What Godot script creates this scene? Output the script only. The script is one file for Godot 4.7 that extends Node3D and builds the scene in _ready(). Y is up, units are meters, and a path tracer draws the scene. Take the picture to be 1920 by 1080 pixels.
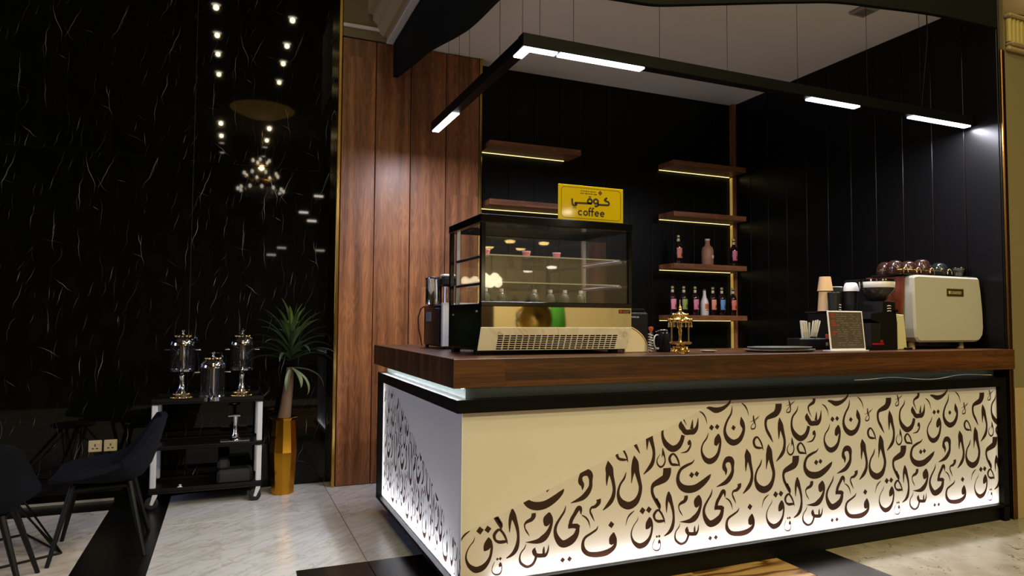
extends Node3D
# A hotel coffee kiosk: lit counter, black plank alcove, walnut and black marble walls, seen across a dim lobby.

# ---------------------------------------------------------------- mesh building
class MB:
	var v := PackedVector3Array()
	var n := PackedVector3Array()
	var t := PackedVector2Array()
	func tri(a: Vector3, b: Vector3, c: Vector3) -> void:   # counter-clockwise seen from outside
		var m := (b - a).cross(c - a)
		if m.length_squared() < 1e-18:
			return
		m = m.normalized()
		tris(a, b, c, m, m, m)
	func tris(a: Vector3, b: Vector3, c: Vector3, na: Vector3, nb: Vector3, nc: Vector3) -> void:
		v.append(a); v.append(c); v.append(b)
		n.append(na); n.append(nc); n.append(nb)
		t.append(Vector2.ZERO); t.append(Vector2.ZERO); t.append(Vector2.ZERO)
	func quad(a: Vector3, b: Vector3, c: Vector3, d: Vector3) -> void:
		tri(a, b, c); tri(a, c, d)
	func quads(a: Vector3, b: Vector3, c: Vector3, d: Vector3, na: Vector3, nb: Vector3, nc: Vector3, nd: Vector3) -> void:
		tris(a, b, c, na, nb, nc); tris(a, c, d, na, nc, nd)
	func box(lo: Vector3, hi: Vector3, k := 0.0, xf := Transform3D.IDENTITY) -> MB:
		var c := (lo + hi) / 2.0
		var h := (hi - lo) / 2.0
		k = minf(k, minf(h.x, minf(h.y, h.z)) * 0.9)
		var ax := [Vector3.RIGHT, Vector3.UP, Vector3.BACK]
		for i in 3:
			for s in [-1.0, 1.0]:
				var w: Vector3 = ax[i] * s
				var p: Vector3 = ax[(i + 1) % 3]
				var q: Vector3 = ax[(i + 2) % 3] * s
				var o := c + w * h[i]
				var hp: float = h[(i + 1) % 3] - k
				var hq: float = h[(i + 2) % 3] - k
				quad(xf * (o - p * hp - q * hq), xf * (o + p * hp - q * hq), xf * (o + p * hp + q * hq), xf * (o - p * hp + q * hq))
		if k > 0.0:
			for i in 3:
				var j := (i + 1) % 3
				var l := (i + 2) % 3
				for s in [-1.0, 1.0]:
					for r in [-1.0, 1.0]:
						var a: Vector3 = c + ax[i] * s * h[i] + ax[j] * r * (h[j] - k)
						var b: Vector3 = c + ax[i] * s * (h[i] - k) + ax[j] * r * h[j]
						var e: Vector3 = ax[l] * (h[l] - k)
						if s * r > 0:
							quad(xf * (a - e), xf * (b - e), xf * (b + e), xf * (a + e))
						else:
							quad(xf * (b - e), xf * (a - e), xf * (a + e), xf * (b + e))
			for sx in [-1.0, 1.0]:
				for sy in [-1.0, 1.0]:
					for sz in [-1.0, 1.0]:
						var s := Vector3(sx, sy, sz)
						var a := c + s * Vector3(h.x, h.y - k, h.z - k)
						var b := c + s * Vector3(h.x - k, h.y, h.z - k)
						var d := c + s * Vector3(h.x - k, h.y - k, h.z)
						if sx * sy * sz > 0:
							tri(xf * a, xf * b, xf * d)
						else:
							tri(xf * a, xf * d, xf * b)
		return self
	func lathe(prof: Array, seg := 24, xf := Transform3D.IDENTITY, flat := false, a0 := 0.0, a1 := TAU) -> MB:   # prof: (radius, height) going up
		var m := prof.size()
		var sn: Array = []
		for i in m - 1:
			var d: Vector2 = prof[i + 1] - prof[i]
			sn.append(Vector2(d.y, -d.x).normalized())
		for i in m - 1:
			var p: Vector2 = prof[i]
			var q: Vector2 = prof[i + 1]
			if p.distance_squared_to(q) < 1e-14:
				continue
			var np: Vector2 = sn[i]
			var nq: Vector2 = sn[i]
			if i > 0 and sn[i].dot(sn[i - 1]) > 0.6:
				np = (sn[i] + sn[i - 1]).normalized()
			if i < m - 2 and sn[i].dot(sn[i + 1]) > 0.6:
				nq = (sn[i] + sn[i + 1]).normalized()
			for k in seg:
				var a := a0 + (a1 - a0) * k / seg
				var b := a0 + (a1 - a0) * (k + 1) / seg
				var A := Vector3(cos(a), 0, sin(a))
				var B := Vector3(cos(b), 0, sin(b))
				var p0 := xf * (A * p.x + Vector3.UP * p.y)
				var p1 := xf * (A * q.x + Vector3.UP * q.y)
				var p2 := xf * (B * q.x + Vector3.UP * q.y)
				var p3 := xf * (B * p.x + Vector3.UP * p.y)
				if flat:
					tri(p0, p1, p2); tri(p0, p2, p3)
				else:
					var n0 := (xf.basis * (A * np.x + Vector3.UP * np.y)).normalized()
					var n1 := (xf.basis * (A * nq.x + Vector3.UP * nq.y)).normalized()
					var n2 := (xf.basis * (B * nq.x + Vector3.UP * nq.y)).normalized()
					var n3 := (xf.basis * (B * np.x + Vector3.UP * np.y)).normalized()
					if q.x > 1e-7:
						tris(p0, p1, p2, n0, n1, n2)
					if p.x > 1e-7:
						tris(p0, p2, p3, n0, n2, n3)
		return self
	func ball(c: Vector3, r: float, seg := 12, squash := 1.0) -> MB:
		var prof := []
		for i in 9:
			var a := -PI / 2 + PI * i / 8
			prof.append(Vector2(cos(a) * r if i > 0 and i < 8 else 0.0, sin(a) * r * squash))
		return lathe(prof, seg, Transform3D(Basis(), c))
	func tube(pts: Array, radii: Array, seg := 8, caps := true) -> MB:
		var m := pts.size()
		var up := Vector3.UP
		var rings: Array = []
		var dirs: Array = []
		for i in m:
			var d: Vector3 = (pts[mini(i + 1, m - 1)] - pts[maxi(i - 1, 0)]).normalized()
			if i == 0:
				up = Vector3.UP if absf(d.y) < 0.9 else Vector3.RIGHT
			var x := d.cross(up).normalized()
			up = x.cross(d).normalized()
			var ring: Array = []
			for k in seg:
				var a := TAU * k / seg
				ring.append(x * cos(a) + up * sin(a))
			rings.append(ring); dirs.append(d)
		for i in m - 1:
			var r0: float = radii[mini(i, radii.size() - 1)]
			var r1: float = radii[mini(i + 1, radii.size() - 1)]
			for k in seg:
				var l := (k + 1) % seg
				var A: Vector3 = rings[i][k]
				var B: Vector3 = rings[i][l]
				var C: Vector3 = rings[i + 1][l]
				var D: Vector3 = rings[i + 1][k]
				quads(pts[i] + A * r0, pts[i + 1] + D * r1, pts[i + 1] + C * r1, pts[i] + B * r0, A, D, C, B)
		if caps:
			for e in [0, m - 1]:
				var r: float = radii[mini(e, radii.size() - 1)]
				for k in seg:
					var l := (k + 1) % seg
					if e == 0:
						tri(pts[e], pts[e] + rings[e][k] * r, pts[e] + rings[e][l] * r)
					else:
						tri(pts[e], pts[e] + rings[e][l] * r, pts[e] + rings[e][k] * r)
		return self
	func prism(poly: PackedVector2Array, lo: float, hi: float, k := 0.0, xf := Transform3D.IDENTITY) -> MB:   # poly in x, y (counter-clockwise), pushed along z, edges chamfered by k
		var m := poly.size()
		if k == 0.0:
			ring(poly, lo, poly, hi, xf)
		else:
			var ins := inset(poly, k)
			ring(ins, lo, poly, lo + k, xf); ring(poly, lo + k, poly, hi - k, xf); ring(poly, hi - k, ins, hi, xf)
			poly = ins
		var ix := Geometry2D.triangulate_polygon(poly)
		for i in range(0, ix.size(), 3):
			var a := poly[ix[i]]
			var b := poly[ix[i + 1]]
			var c := poly[ix[i + 2]]
			if (b - a).cross(c - a) < 0:
				var s := b; b = c; c = s
			tri(xf * Vector3(a.x, a.y, hi), xf * Vector3(b.x, b.y, hi), xf * Vector3(c.x, c.y, hi))
			tri(xf * Vector3(a.x, a.y, lo), xf * Vector3(c.x, c.y, lo), xf * Vector3(b.x, b.y, lo))
		return self
	func ring(p: PackedVector2Array, zp: float, q: PackedVector2Array, zq: float, xf: Transform3D) -> void:
		for i in p.size():
			var j := (i + 1) % p.size()
			quad(xf * Vector3(p[i].x, p[i].y, zp), xf * Vector3(p[j].x, p[j].y, zp), xf * Vector3(q[j].x, q[j].y, zq), xf * Vector3(q[i].x, q[i].y, zq))
	static func inset(p: PackedVector2Array, d: float) -> PackedVector2Array:
		var o := PackedVector2Array()
		for i in p.size():
			var a := (p[i] - p[posmod(i - 1, p.size())]).normalized()
			var b := (p[(i + 1) % p.size()] - p[i]).normalized()
			var na := Vector2(-a.y, a.x)
			var nb := Vector2(-b.y, b.x)
			o.append(p[i] + (na + nb) * d / maxf(0.3, 1.0 + na.dot(nb)))
		return o
	func boxuv(axis: int, su: float, sv: float, off := Vector2.ZERO) -> MB:   # texture v along the axis, su and sv metres per repeat
		for i in range(0, v.size(), 3):
			var m := (v[i + 2] - v[i]).cross(v[i + 1] - v[i]).abs()
			var d := m.max_axis_index()
			var va := axis
			if d == axis:
				va = (axis + 1) % 3
			var ua := 3 - d - va
			for j in 3:
				t[i + j] = Vector2(v[i + j][ua] / su, -v[i + j][va] / sv) + off
		return self
	func mesh() -> ArrayMesh:
		var a := []
		a.resize(Mesh.ARRAY_MAX)
		a[Mesh.ARRAY_VERTEX] = v
		a[Mesh.ARRAY_NORMAL] = n
		a[Mesh.ARRAY_TEX_UV] = t
		var m := ArrayMesh.new()
		m.add_surface_from_arrays(Mesh.PRIMITIVE_TRIANGLES, a)
		return m

# ---------------------------------------------------------------- nodes
var used := {}

func numbered(called: String) -> String:
	var k: int = used.get(called, 0)
	used[called] = k + 1
	return called if k == 0 else "%s_%03d" % [called, k]

func tag(o: Node, label: String, category := "", group := "") -> Node:
	o.set_meta("label", label)
	if category:
		o.set_meta("category", category)
	if group:
		o.set_meta("group", group)
	return o

func thing(called: String, label: String, category: String, at := Vector3.ZERO, turn := 0.0, group := "") -> Node3D:
	var o := Node3D.new()
	o.name = numbered(called)
	add_child(o)
	o.position = at
	o.rotation.y = turn
	tag(o, label, category, group)
	return o

func part(under: Node, called: String, shape, m: Material, at := Vector3.ZERO) -> MeshInstance3D:
	var o := MeshInstance3D.new()
	o.name = called
	o.mesh = shape.mesh() if shape is MB else shape
	o.material_override = m
	o.position = at
	o.cast_shadow = GeometryInstance3D.SHADOW_CASTING_SETTING_ON
	under.add_child(o, true)
	return o

func struct_root(called: String, label := "") -> Node3D:
	var o := Node3D.new()
	o.name = called
	add_child(o)
	o.set_meta("kind", "structure")
	if label:
		o.set_meta("label", label)
	return o

func struct(called: String, shape, m: Material, label := "") -> MeshInstance3D:
	var o := part(self, called, shape, m)
	o.set_meta("kind", "structure")
	if label:
		o.set_meta("label", label)
	return o

func copy_of(o: Node3D, at: Vector3, turn: float, label: String) -> Node3D:
	var c: Node3D = o.duplicate()
	c.name = numbered(String(o.name).rstrip("0123456789").trim_suffix("_"))
	add_child(c)
	c.position = at
	c.rotation.y = turn
	c.set_meta("label", label)
	return c

func bx(x0: float, x1: float, y0: float, y1: float, z0: float, z1: float, k := 0.0) -> MB:
	return MB.new().box(Vector3(x0, y0, z0), Vector3(x1, y1, z1), k)

func area(called: String, at: Vector3, towards: Vector3, size: Vector2, col: Color, energy: float, side := Vector3.RIGHT) -> AreaLight3D:
	var l := AreaLight3D.new()
	l.name = called
	l.area_size = size
	l.light_color = col
	l.light_energy = energy
	l.area_normalize_energy = true
	l.shadow_enabled = true
	l.area_range = 30.0
	l.area_attenuation = 2.0
	add_child(l, true)
	var z := -towards.normalized()
	var x := (side - z * side.dot(z)).normalized()
	l.transform = Transform3D(Basis(x, z.cross(x), z), at)
	return l

# ---------------------------------------------------------------- materials
func col(r: int, g: int, b: int, a := 255) -> Color:
	return Color8(r, g, b, a)

func mat(c: Color, rough := 0.6, metal := 0.0, spec := 0.5) -> StandardMaterial3D:
	var m := StandardMaterial3D.new()
	m.albedo_color = c
	m.roughness = rough
	m.metallic = metal
	m.metallic_specular = spec
	return m

func textured(im: Image, rough := 0.5, tint := Color.WHITE) -> StandardMaterial3D:
	var m := mat(tint, rough)
	m.albedo_texture = ImageTexture.create_from_image(im)
	return m

func glow(c: Color, energy: float) -> StandardMaterial3D:
	var m := mat(c, 0.5)
	m.emission_enabled = true
	m.emission = c
	m.emission_energy_multiplier = energy
	return m

func pane(c: Color, alpha := 0.08) -> StandardMaterial3D:
	var m := mat(Color(c, alpha), 0.02)
	m.transparency = BaseMaterial3D.TRANSPARENCY_ALPHA
	return m

func noise(seed_: int, freq: float, oct := 4) -> FastNoiseLite:
	var f := FastNoiseLite.new()
	f.seed = seed_
	f.noise_type = FastNoiseLite.TYPE_SIMPLEX
	f.frequency = freq
	f.fractal_octaves = oct
	return f

func wood_image(w: int, h: int, sd: int, dark: Color, light: Color) -> Image:   # grain runs down the image
	var im := Image.create(w, h, false, Image.FORMAT_RGB8)
	var warp := noise(sd, 1.0, 3)
	var fine := noise(sd + 1, 1.0, 3)
	var tone := noise(sd + 2, 1.0, 2)
	for y in h:
		for x in w:
			var u := float(x) / w
			var s := float(y) / h
			var k := warp.get_noise_2d(u * 3.5, s * 2.2) * 3.2 + u * 5.0
			var rings := 0.5 + 0.5 * sin(k * 7.0)
			var f := fine.get_noise_2d(u * 190.0, s * 7.0) * 0.5 + fine.get_noise_2d(u * 60.0, s * 3.0 + 9.0) * 0.5
			var g := 0.5 + 0.26 * (rings - 0.5) + 0.34 * f + 0.40 * tone.get_noise_2d(u * 5.0, s * 1.2)
			im.set_pixel(x, y, dark.lerp(light, clampf(g, 0.0, 1.0)))
	return im

func dab(im: Image, x: float, y: float, r: float, c: Color, a: float) -> void:
	for j in range(int(y - r - 1), int(y + r + 2)):
		for i in range(int(x - r - 1), int(x + r + 2)):
			var k := clampf(r + 0.5 - Vector2(i - x, j - y).length(), 0.0, 1.0) * a
			if k > 0.0:
				var p := posmod(i, im.get_width())
				var q := posmod(j, im.get_height())
				im.set_pixel(p, q, im.get_pixel(p, q).lerp(c, k))

func black_marble_image(w: int, h: int, sd: int, count: int) -> Image:   # short pale veins, mostly upright and leaning
	var im := Image.create(w, h, false, Image.FORMAT_RGB8)
	var rn := RandomNumberGenerator.new()
	rn.seed = sd
	im.fill(col(9, 9, 8))
	var cloud := noise(sd, 0.006, 3)
	for y in h:
		for x in w:
			var c := maxf(0.0, cloud.get_noise_2d(x, y * 0.5)) * 0.022
			im.set_pixel(x, y, Color(0.030 + c, 0.030 + c, 0.026 + c))
	for i in count:
		var p := Vector2(rn.randf() * w, rn.randf() * h)
		var d := Vector2(rn.randf_range(0.0, 0.36), 1.0).normalized() * Vector2(-1, 1)
		var stray := rn.randf() < 0.10
		if stray:
			d = Vector2(1.0, rn.randf_range(0.3, 0.8)).normalized()
		var length := rn.randf_range(45.0, 150.0)
		if rn.randf() < 0.25 and not stray:
			length *= 2.2
		var a := pow(rn.randf(), 1.6) * 0.92 + 0.06
		var r := rn.randf_range(0.32, 0.78)
		var home := d
		var bend := rn.randf_range(-0.02, 0.02)
		var k := 0.0
		var turn := 0
		while k < length:
			turn += 1
			if turn % 16 == 0:
				bend = rn.randf_range(-0.022, 0.022)
			d = (d.rotated(bend) * 0.97 + home * 0.03).normalized()
			p += d * 0.8
			k += 0.8
			var e := sin(PI * k / length)
			dab(im, p.x, p.y, r * (0.5 + 0.7 * e), col(226, 228, 220), a * (0.25 + 0.75 * e) * 0.7)
	return im

func pale_marble_image(w: int, sd: int, base: Color, vein: Color, warm: Color) -> Image:
	var im := Image.create(w, w, false, Image.FORMAT_RGB8)
	var a := noise(sd, 0.0045, 5)
	var b := noise(sd + 3, 0.0030, 4)
	var c := noise(sd + 5, 0.004, 3)
	var f := noise(sd + 7, 0.008, 3)
	for y in w:
		for x in w:
			var q := Vector2(x * 0.82 + y * 0.57, y * 0.82 - x * 0.57)
			var d := f.get_noise_2d(x, y) * 34.0
			var k := 1.0 - absf(a.get_noise_2d(q.x * 0.45 + d, q.y * 2.6 + d))
			k = pow(clampf(k, 0, 1), 7.0)
			var l := pow(clampf(1.0 - absf(b.get_noise_2d(q.x * 0.5 + d * 1.5, q.y * 1.6 + d)), 0, 1), 36.0)
			var o := base.lerp(vein, 0.28 * k)
			o = o.lerp(warm, 0.60 * l)
			o = o.lerp(warm, 0.22 * clampf(c.get_noise_2d(q.x, q.y) + 0.1, 0, 1))
			im.set_pixel(x, y, o)
	return im

func crackle_marble_image(w: int, sd: int) -> Image:   # cream stone crossed by a net of thin brown veins
	var im := Image.create(w, w, false, Image.FORMAT_RGB8)
	var f := FastNoiseLite.new()
	f.seed = sd
	f.noise_type = FastNoiseLite.TYPE_CELLULAR
	f.frequency = 0.011
	f.cellular_return_type = FastNoiseLite.RETURN_DISTANCE2_SUB
	var g := noise(sd + 1, 0.02, 3)
	var tone := noise(sd + 2, 0.008, 3)
	for y in w:
		for x in w:
			var d := Vector2(g.get_noise_2d(x, y), g.get_noise_2d(x + 500, y)) * 26.0
			var k := clampf(1.0 - (f.get_noise_2d(x + d.x, y * 1.3 + d.y) + 1.0) * 11.0, 0, 1)
			var o := col(166, 159, 143).lerp(col(150, 141, 122), clampf(0.5 + tone.get_noise_2d(x, y), 0, 1))
			im.set_pixel(x, y, o.lerp(col(56, 38, 20), 0.9 * sqrt(k)))
	return im

func onyx_image(w: int, sd: int) -> Image:
	var im := Image.create(w, w, false, Image.FORMAT_RGB8)
	var f := noise(sd, 0.004, 4)
	for y in w:
		for x in w:
			var k := 0.5 + 0.5 * sin(f.get_noise_2d(x * 0.25, y * 1.1) * 20.0)
			im.set_pixel(x, y, col(196, 160, 104).lerp(col(104, 66, 30), pow(k, 2.2)))
	return im

# ---------------------------------------------------------------- pen strokes: (x, y, width) in half millimetres
func clip_tri(p: Array, planes: Array) -> Array:
	for pl in planes:
		var o: Array = []
		for i in p.size():
			var a: Vector2 = p[i]
			var b: Vector2 = p[(i + 1) % p.size()]
			var da: float = pl[0] * a.x + pl[1] * a.y - pl[2]
			var db: float = pl[0] * b.x + pl[1] * b.y - pl[2]
			if da >= 0:
				o.append(a)
			if (da >= 0) != (db >= 0):
				o.append(a.lerp(b, da / (da - db)))
		p = o
		if p.size() < 3:
			return []
	return p

func pen(mb: MB, numbers: Array, xf: Transform3D, planes := [], off := Vector2.ZERO, scl := Vector2.ONE, sub := 4) -> void:
	var q: Array = []
	for i in range(0, numbers.size(), 3):
		q.append(Vector3(numbers[i], numbers[i + 1], numbers[i + 2]) / 2000.0)
	var s: Array = []
	var m := q.size()
	for i in m - 1:
		var a: Vector3 = q[maxi(i - 1, 0)]
		var b: Vector3 = q[i]
		var c: Vector3 = q[i + 1]
		var d: Vector3 = q[mini(i + 2, m - 1)]
		for k in sub:
			var u := float(k) / sub
			s.append(0.5 * ((2.0 * b) + (c - a) * u + (2.0 * a - 5.0 * b + 4.0 * c - d) * u * u + (3.0 * b - a - 3.0 * c + d) * u * u * u))
	s.append(q[m - 1])
	var l: Array = []
	var r: Array = []
	for i in s.size():
		var d: Vector3 = s[mini(i + 1, s.size() - 1)] - s[maxi(i - 1, 0)]
		var e := Vector2(-d.y, d.x).normalized() * maxf(s[i].z, 0.0008) * 0.5
		l.append((Vector2(s[i].x, s[i].y) + e) * scl + off)
		r.append((Vector2(s[i].x, s[i].y) - e) * scl + off)
	for i in s.size() - 1:
		flat_poly(mb, [r[i], r[i + 1], l[i + 1]], xf, planes)
		flat_poly(mb, [r[i], l[i + 1], l[i]], xf, planes)

func flat_poly(mb: MB, p: Array, xf: Transform3D, planes := []) -> void:
	if planes.size():
		p = clip_tri(p, planes)
	for i in range(1, p.size() - 1):
		mb.tri(xf * Vector3(p[0].x, p[0].y, 0), xf * Vector3(p[i].x, p[i].y, 0), xf * Vector3(p[i + 1].x, p[i + 1].y, 0))

func lettering(under: Node, called: String, text: String, m: Material, at: Vector3, width: float, height := 0.0, turn := Basis(), bold := false) -> MeshInstance3D:
	var base := SystemFont.new()
	base.font_names = PackedStringArray(["Droid Sans"])
	base.font_weight = 700 if bold else 400
	var f := base
	var tm := TextMesh.new()
	tm.text = text
	tm.font = f
	tm.font_size = 48
	tm.pixel_size = 0.01
	tm.depth = 0.02
	tm.curve_step = 2.0
	var b := tm.get_aabb()
	var k := width / maxf(b.size.x, 0.001)
	var ky := k if height == 0.0 else height / maxf(b.size.y, 0.001)
	var o := part(under, called, tm, m)
	o.transform = Transform3D(turn * Basis.from_scale(Vector3(k, ky, 0.02)), at)
	return o

# ---------------------------------------------------------------- the calligraphy: one repeat of the printed pattern, 0.843 m wide
const REPEAT := 0.843

func letters() -> Array:   # [name, strokes, diamond dots (x, y, half size)]
	return [
	["qaf", [[194,620,2,182,582,10,148,544,10,120,494,13,114,442,18,136,386,30,176,348,46,216,332,55,272,346,53,316,386,37,342,436,26,352,488,25,354,524,20,344,568,16,322,598,9],[322,600,6,322,570,55,318,540,76,302,512,61,288,492,28,284,484,4]], [242,668,36,316,670,34]],
	["small_qaf", [[382,380,4,366,348,8,356,320,6,362,290,9,390,268,15,430,268,19,448,296,11,450,338,8,438,366,4],[436,370,6,436,346,32,426,328,6]], [408,400,14,436,400,16]],
	["heh", [[504,518,4,494,556,18,466,614,22,432,652,21,404,648,27,376,612,31,388,568,22,426,546,29,474,544,28,496,538,10]], []],
	["tick", [[402,768,27,428,728,24,446,702,19,454,668,4]], []],
	["alef", [[524,620,6,524,668,20,528,722,31,538,770,35,552,820,21],[548,824,18,558,768,53,582,704,38,600,642,32,608,580,26,604,518,35,584,460,43,548,422,31,494,396,10]], []],
	["small_meem", [[760,766,41,758,736,46,736,710,38,696,696,30,672,674,17,674,640,12,692,606,15,718,568,4]], []],
	["waw", [[918,756,15,910,726,65,900,696,88,886,660,67,872,640,24],[918,750,19,938,710,26,942,666,29,926,612,37,898,564,52,856,528,63,792,508,41,676,514,2]], []],
	["small_seen", [[686,498,4,670,462,12,638,428,13,624,388,16,630,344,23,664,310,27,704,294,26,750,308,28,776,344,25,786,374,28],[776,456,4,766,428,42,780,392,37,822,378,36,856,376,38,878,374,33,898,396,23,908,426,16,912,464,4],[866,456,4,862,426,22,862,388,26]], []],
	["yeh", [[1088,800,4,1072,748,20,1026,688,24,990,634,29,978,578,34,998,514,51,1040,462,64,1088,454,71,1150,478,74,1192,516,57,1212,566,42,1212,594,34],[1248,704,8,1244,752,35,1220,764,44,1182,714,39,1146,660,39,1130,596,37],[1112,606,38,1166,606,42,1216,598,46,1232,606,17]], [1056,308,26,1128,308,26]],
	["accent", [[1256,696,8,1300,668,17,1330,626,15,1348,564,2]], []],
	["small_meem", [[1436,826,52,1438,794,44,1402,762,33,1360,754,23,1346,722,18,1364,680,20,1392,624,4]], []],
	["feh", [[1432,578,4,1412,544,20,1352,514,23,1292,484,27,1268,436,31,1276,376,44,1326,330,45,1412,312,52,1506,314,58,1574,336,50,1614,372,39,1624,430,26,1610,476,16,1602,496,8],[1602,498,10,1596,462,65,1584,420,74,1566,388,31]], [1576,572,34]],
	["accent", [[148,676,7,102,648,18,70,610,13,50,548,4]], []],
	["dal", [[1262,926,6,1264,972,38,1242,1006,50,1244,1050,40,1276,1084,60,1322,1084,63,1348,1054,57,1352,1000,36,1348,950,42,1314,896,55,1256,852,47,1140,818,6]], []],
	["alef", [[1526,944,6,1528,1000,26,1536,1058,40,1540,1116,56,1540,1178,4],[1540,1178,4,1558,1106,72,1582,1032,44,1602,952,36,1608,894,36,1594,830,44,1556,776,45,1486,718,10]], []],
	["lam", [[1802,944,6,1812,1008,24,1824,1080,49,1832,1138,46,1834,1208,4],[1834,1208,4,1844,1138,76,1866,1048,56,1892,958,42,1906,892,40,1890,820,46,1846,758,67,1770,732,74,1696,764,66,1658,824,40,1654,882,28,1678,946,23,1722,1000,22,1742,1054,6]], []],
	["meem", [[534,1058,93,530,1008,95,508,962,82,442,934,68,376,908,50,354,868,33,362,812,33,392,756,34,428,698,32,448,646,4]], []],
	["teh", [[866,1116,6,836,1086,20,768,1064,30,700,1032,33,666,976,37,664,914,46,706,856,65,782,826,76,876,830,74,972,874,65,1042,924,41,1070,956,4]], [830,964,32,894,970,30]],
	["alef", [[296,1252,6,300,1314,26,304,1380,42,308,1432,40,308,1484,4],[308,1484,4,326,1408,58,352,1326,44,374,1250,34,376,1190,34,360,1124,44,324,1076,41,256,1018,9]], []],
	["small_lam", [[472,1164,4,478,1208,14,480,1260,4],[480,1260,4,490,1208,24,506,1160,14,508,1122,16,488,1086,20,454,1074,20,422,1100,17,412,1138,12,428,1172,9,452,1200,3]], []],
	["heh", [[686,1056,6,674,1098,20,650,1152,22,612,1190,20,578,1178,27,562,1142,32,586,1092,27,632,1082,26,676,1074,14]], []],
	["heh", [[1762,1150,8,1748,1204,20,1720,1256,20,1684,1292,20,1650,1278,30,1636,1240,32,1658,1192,27,1710,1176,26,1752,1174,12]], []],
	["meem", [[298,1632,90,294,1582,89,258,1530,74,186,1504,56,132,1482,40,114,1434,34,126,1368,33,168,1300,34,214,1224,6]], []],
	["noon", [[1354,1634,6,1340,1560,21,1290,1490,26,1258,1420,31,1256,1356,40,1296,1290,58,1364,1254,64,1438,1274,58,1484,1328,47,1504,1392,38,1482,1452,60,1470,1518,6]], [1368,1408,30]],
	["qaf", [[1044,1376,4,1022,1322,17,978,1274,18,956,1220,20,964,1164,31,1002,1108,50,1058,1084,60,1120,1104,57,1166,1156,39,1188,1226,33,1196,1290,24,1180,1340,18,1168,1354,9],[1168,1358,8,1164,1320,66,1148,1278,69,1130,1240,32]], [1084,1426,32,1156,1430,30]],
	["beh", [[1020,1634,15,1060,1626,32,1138,1600,58,1220,1612,46,1292,1648,30,1324,1682,22,1338,1710,9]], []],
	["accent", [[932,1600,8,976,1574,17,1010,1526,13,1028,1462,2]], []],
	["accent", [[1478,1662,8,1520,1630,18,1552,1586,13,1570,1526,4]], []],
	["ornament", [[1636,1524,14,1640,1472,22,1662,1420,12,1648,1386,16,1606,1384,14,1606,1412,9,1644,1450,7,1706,1506,7,1714,1516,3],[1588,1454,4,1640,1472,8,1696,1502,6]], []],
	["seen", [[574,1598,4,556,1544,19,500,1488,24,480,1428,26,484,1360,35,522,1292,58,596,1242,65,666,1260,61,708,1310,51,728,1370,45],[706,1512,6,702,1470,59,730,1430,55,760,1398,55,822,1396,54,864,1400,55,900,1444,37,916,1536,4],[846,1520,6,840,1470,26,834,1426,42]], []],
	["small_meem", [[814,1670,42,804,1628,40,764,1608,33,728,1582,23,732,1536,18,772,1466,4]], []],
	["small_waw", [[810,1318,8,802,1294,39,794,1266,20],[810,1316,10,822,1282,16,810,1244,23,772,1204,21,696,1194,4]], []],
	["ornament", [[444,1662,12,458,1620,22,468,1568,14,456,1538,18,418,1532,12,414,1554,10,448,1590,7,518,1644,7,526,1658,4],[406,1606,4,454,1616,7,514,1644,4]], []],
	]

var M := {}

func parta(under: Node3D, called: String, shape, m: Material) -> MeshInstance3D:   # a part drawn in the scene's own coordinates, under a thing that is not turned
	return part(under, called, shape, m, -under.position)

func _ready() -> void:
	# camera
	var cam := Camera3D.new()
	cam.name = "camera"
	add_child(cam)
	cam.transform = Transform3D(Basis(Vector3.UP, -0.3973) * Basis(Vector3.RIGHT, 0.0473) * Basis(Vector3.BACK, 0.0065), Vector3(-0.9199, 1.26, 2.7933))
	cam.fov = rad_to_deg(2.0 * atan(540.0 / 1263.0))
	cam.near = 0.05
	cam.far = 100.0
	cam.current = true
	# surroundings
	var we := WorldEnvironment.new()
	we.name = "surroundings"
	var e := Environment.new()
	e.background_mode = Environment.BG_COLOR
	e.background_color = Color(0.0, 0.0, 0.0)
	e.tonemap_mode = Environment.TONE_MAPPER_LINEAR
	e.tonemap_exposure = 1.0
	e.sdfgi_enabled = true
	e.ssao_enabled = true
	e.ssil_enabled = true
	we.environment = e
	add_child(we)
	# daylight from the lobby's window, far off to the left
	area("window_light", Vector3(-5.9, 2.0, -0.3), Vector3(1, -0.1, 0.0), Vector2(1.6, 2.0), Color(0.74, 0.79, 1.0), 6.6, Vector3.BACK)

	make_materials()
	setting()
	lobby()
	kiosk_ceiling()
	track_light()
	counter()
	shelves()
	display_case()
	left_of_case()
	right_of_case()
	coffee_station()
	trolley()
	plant()
	seating()

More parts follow.
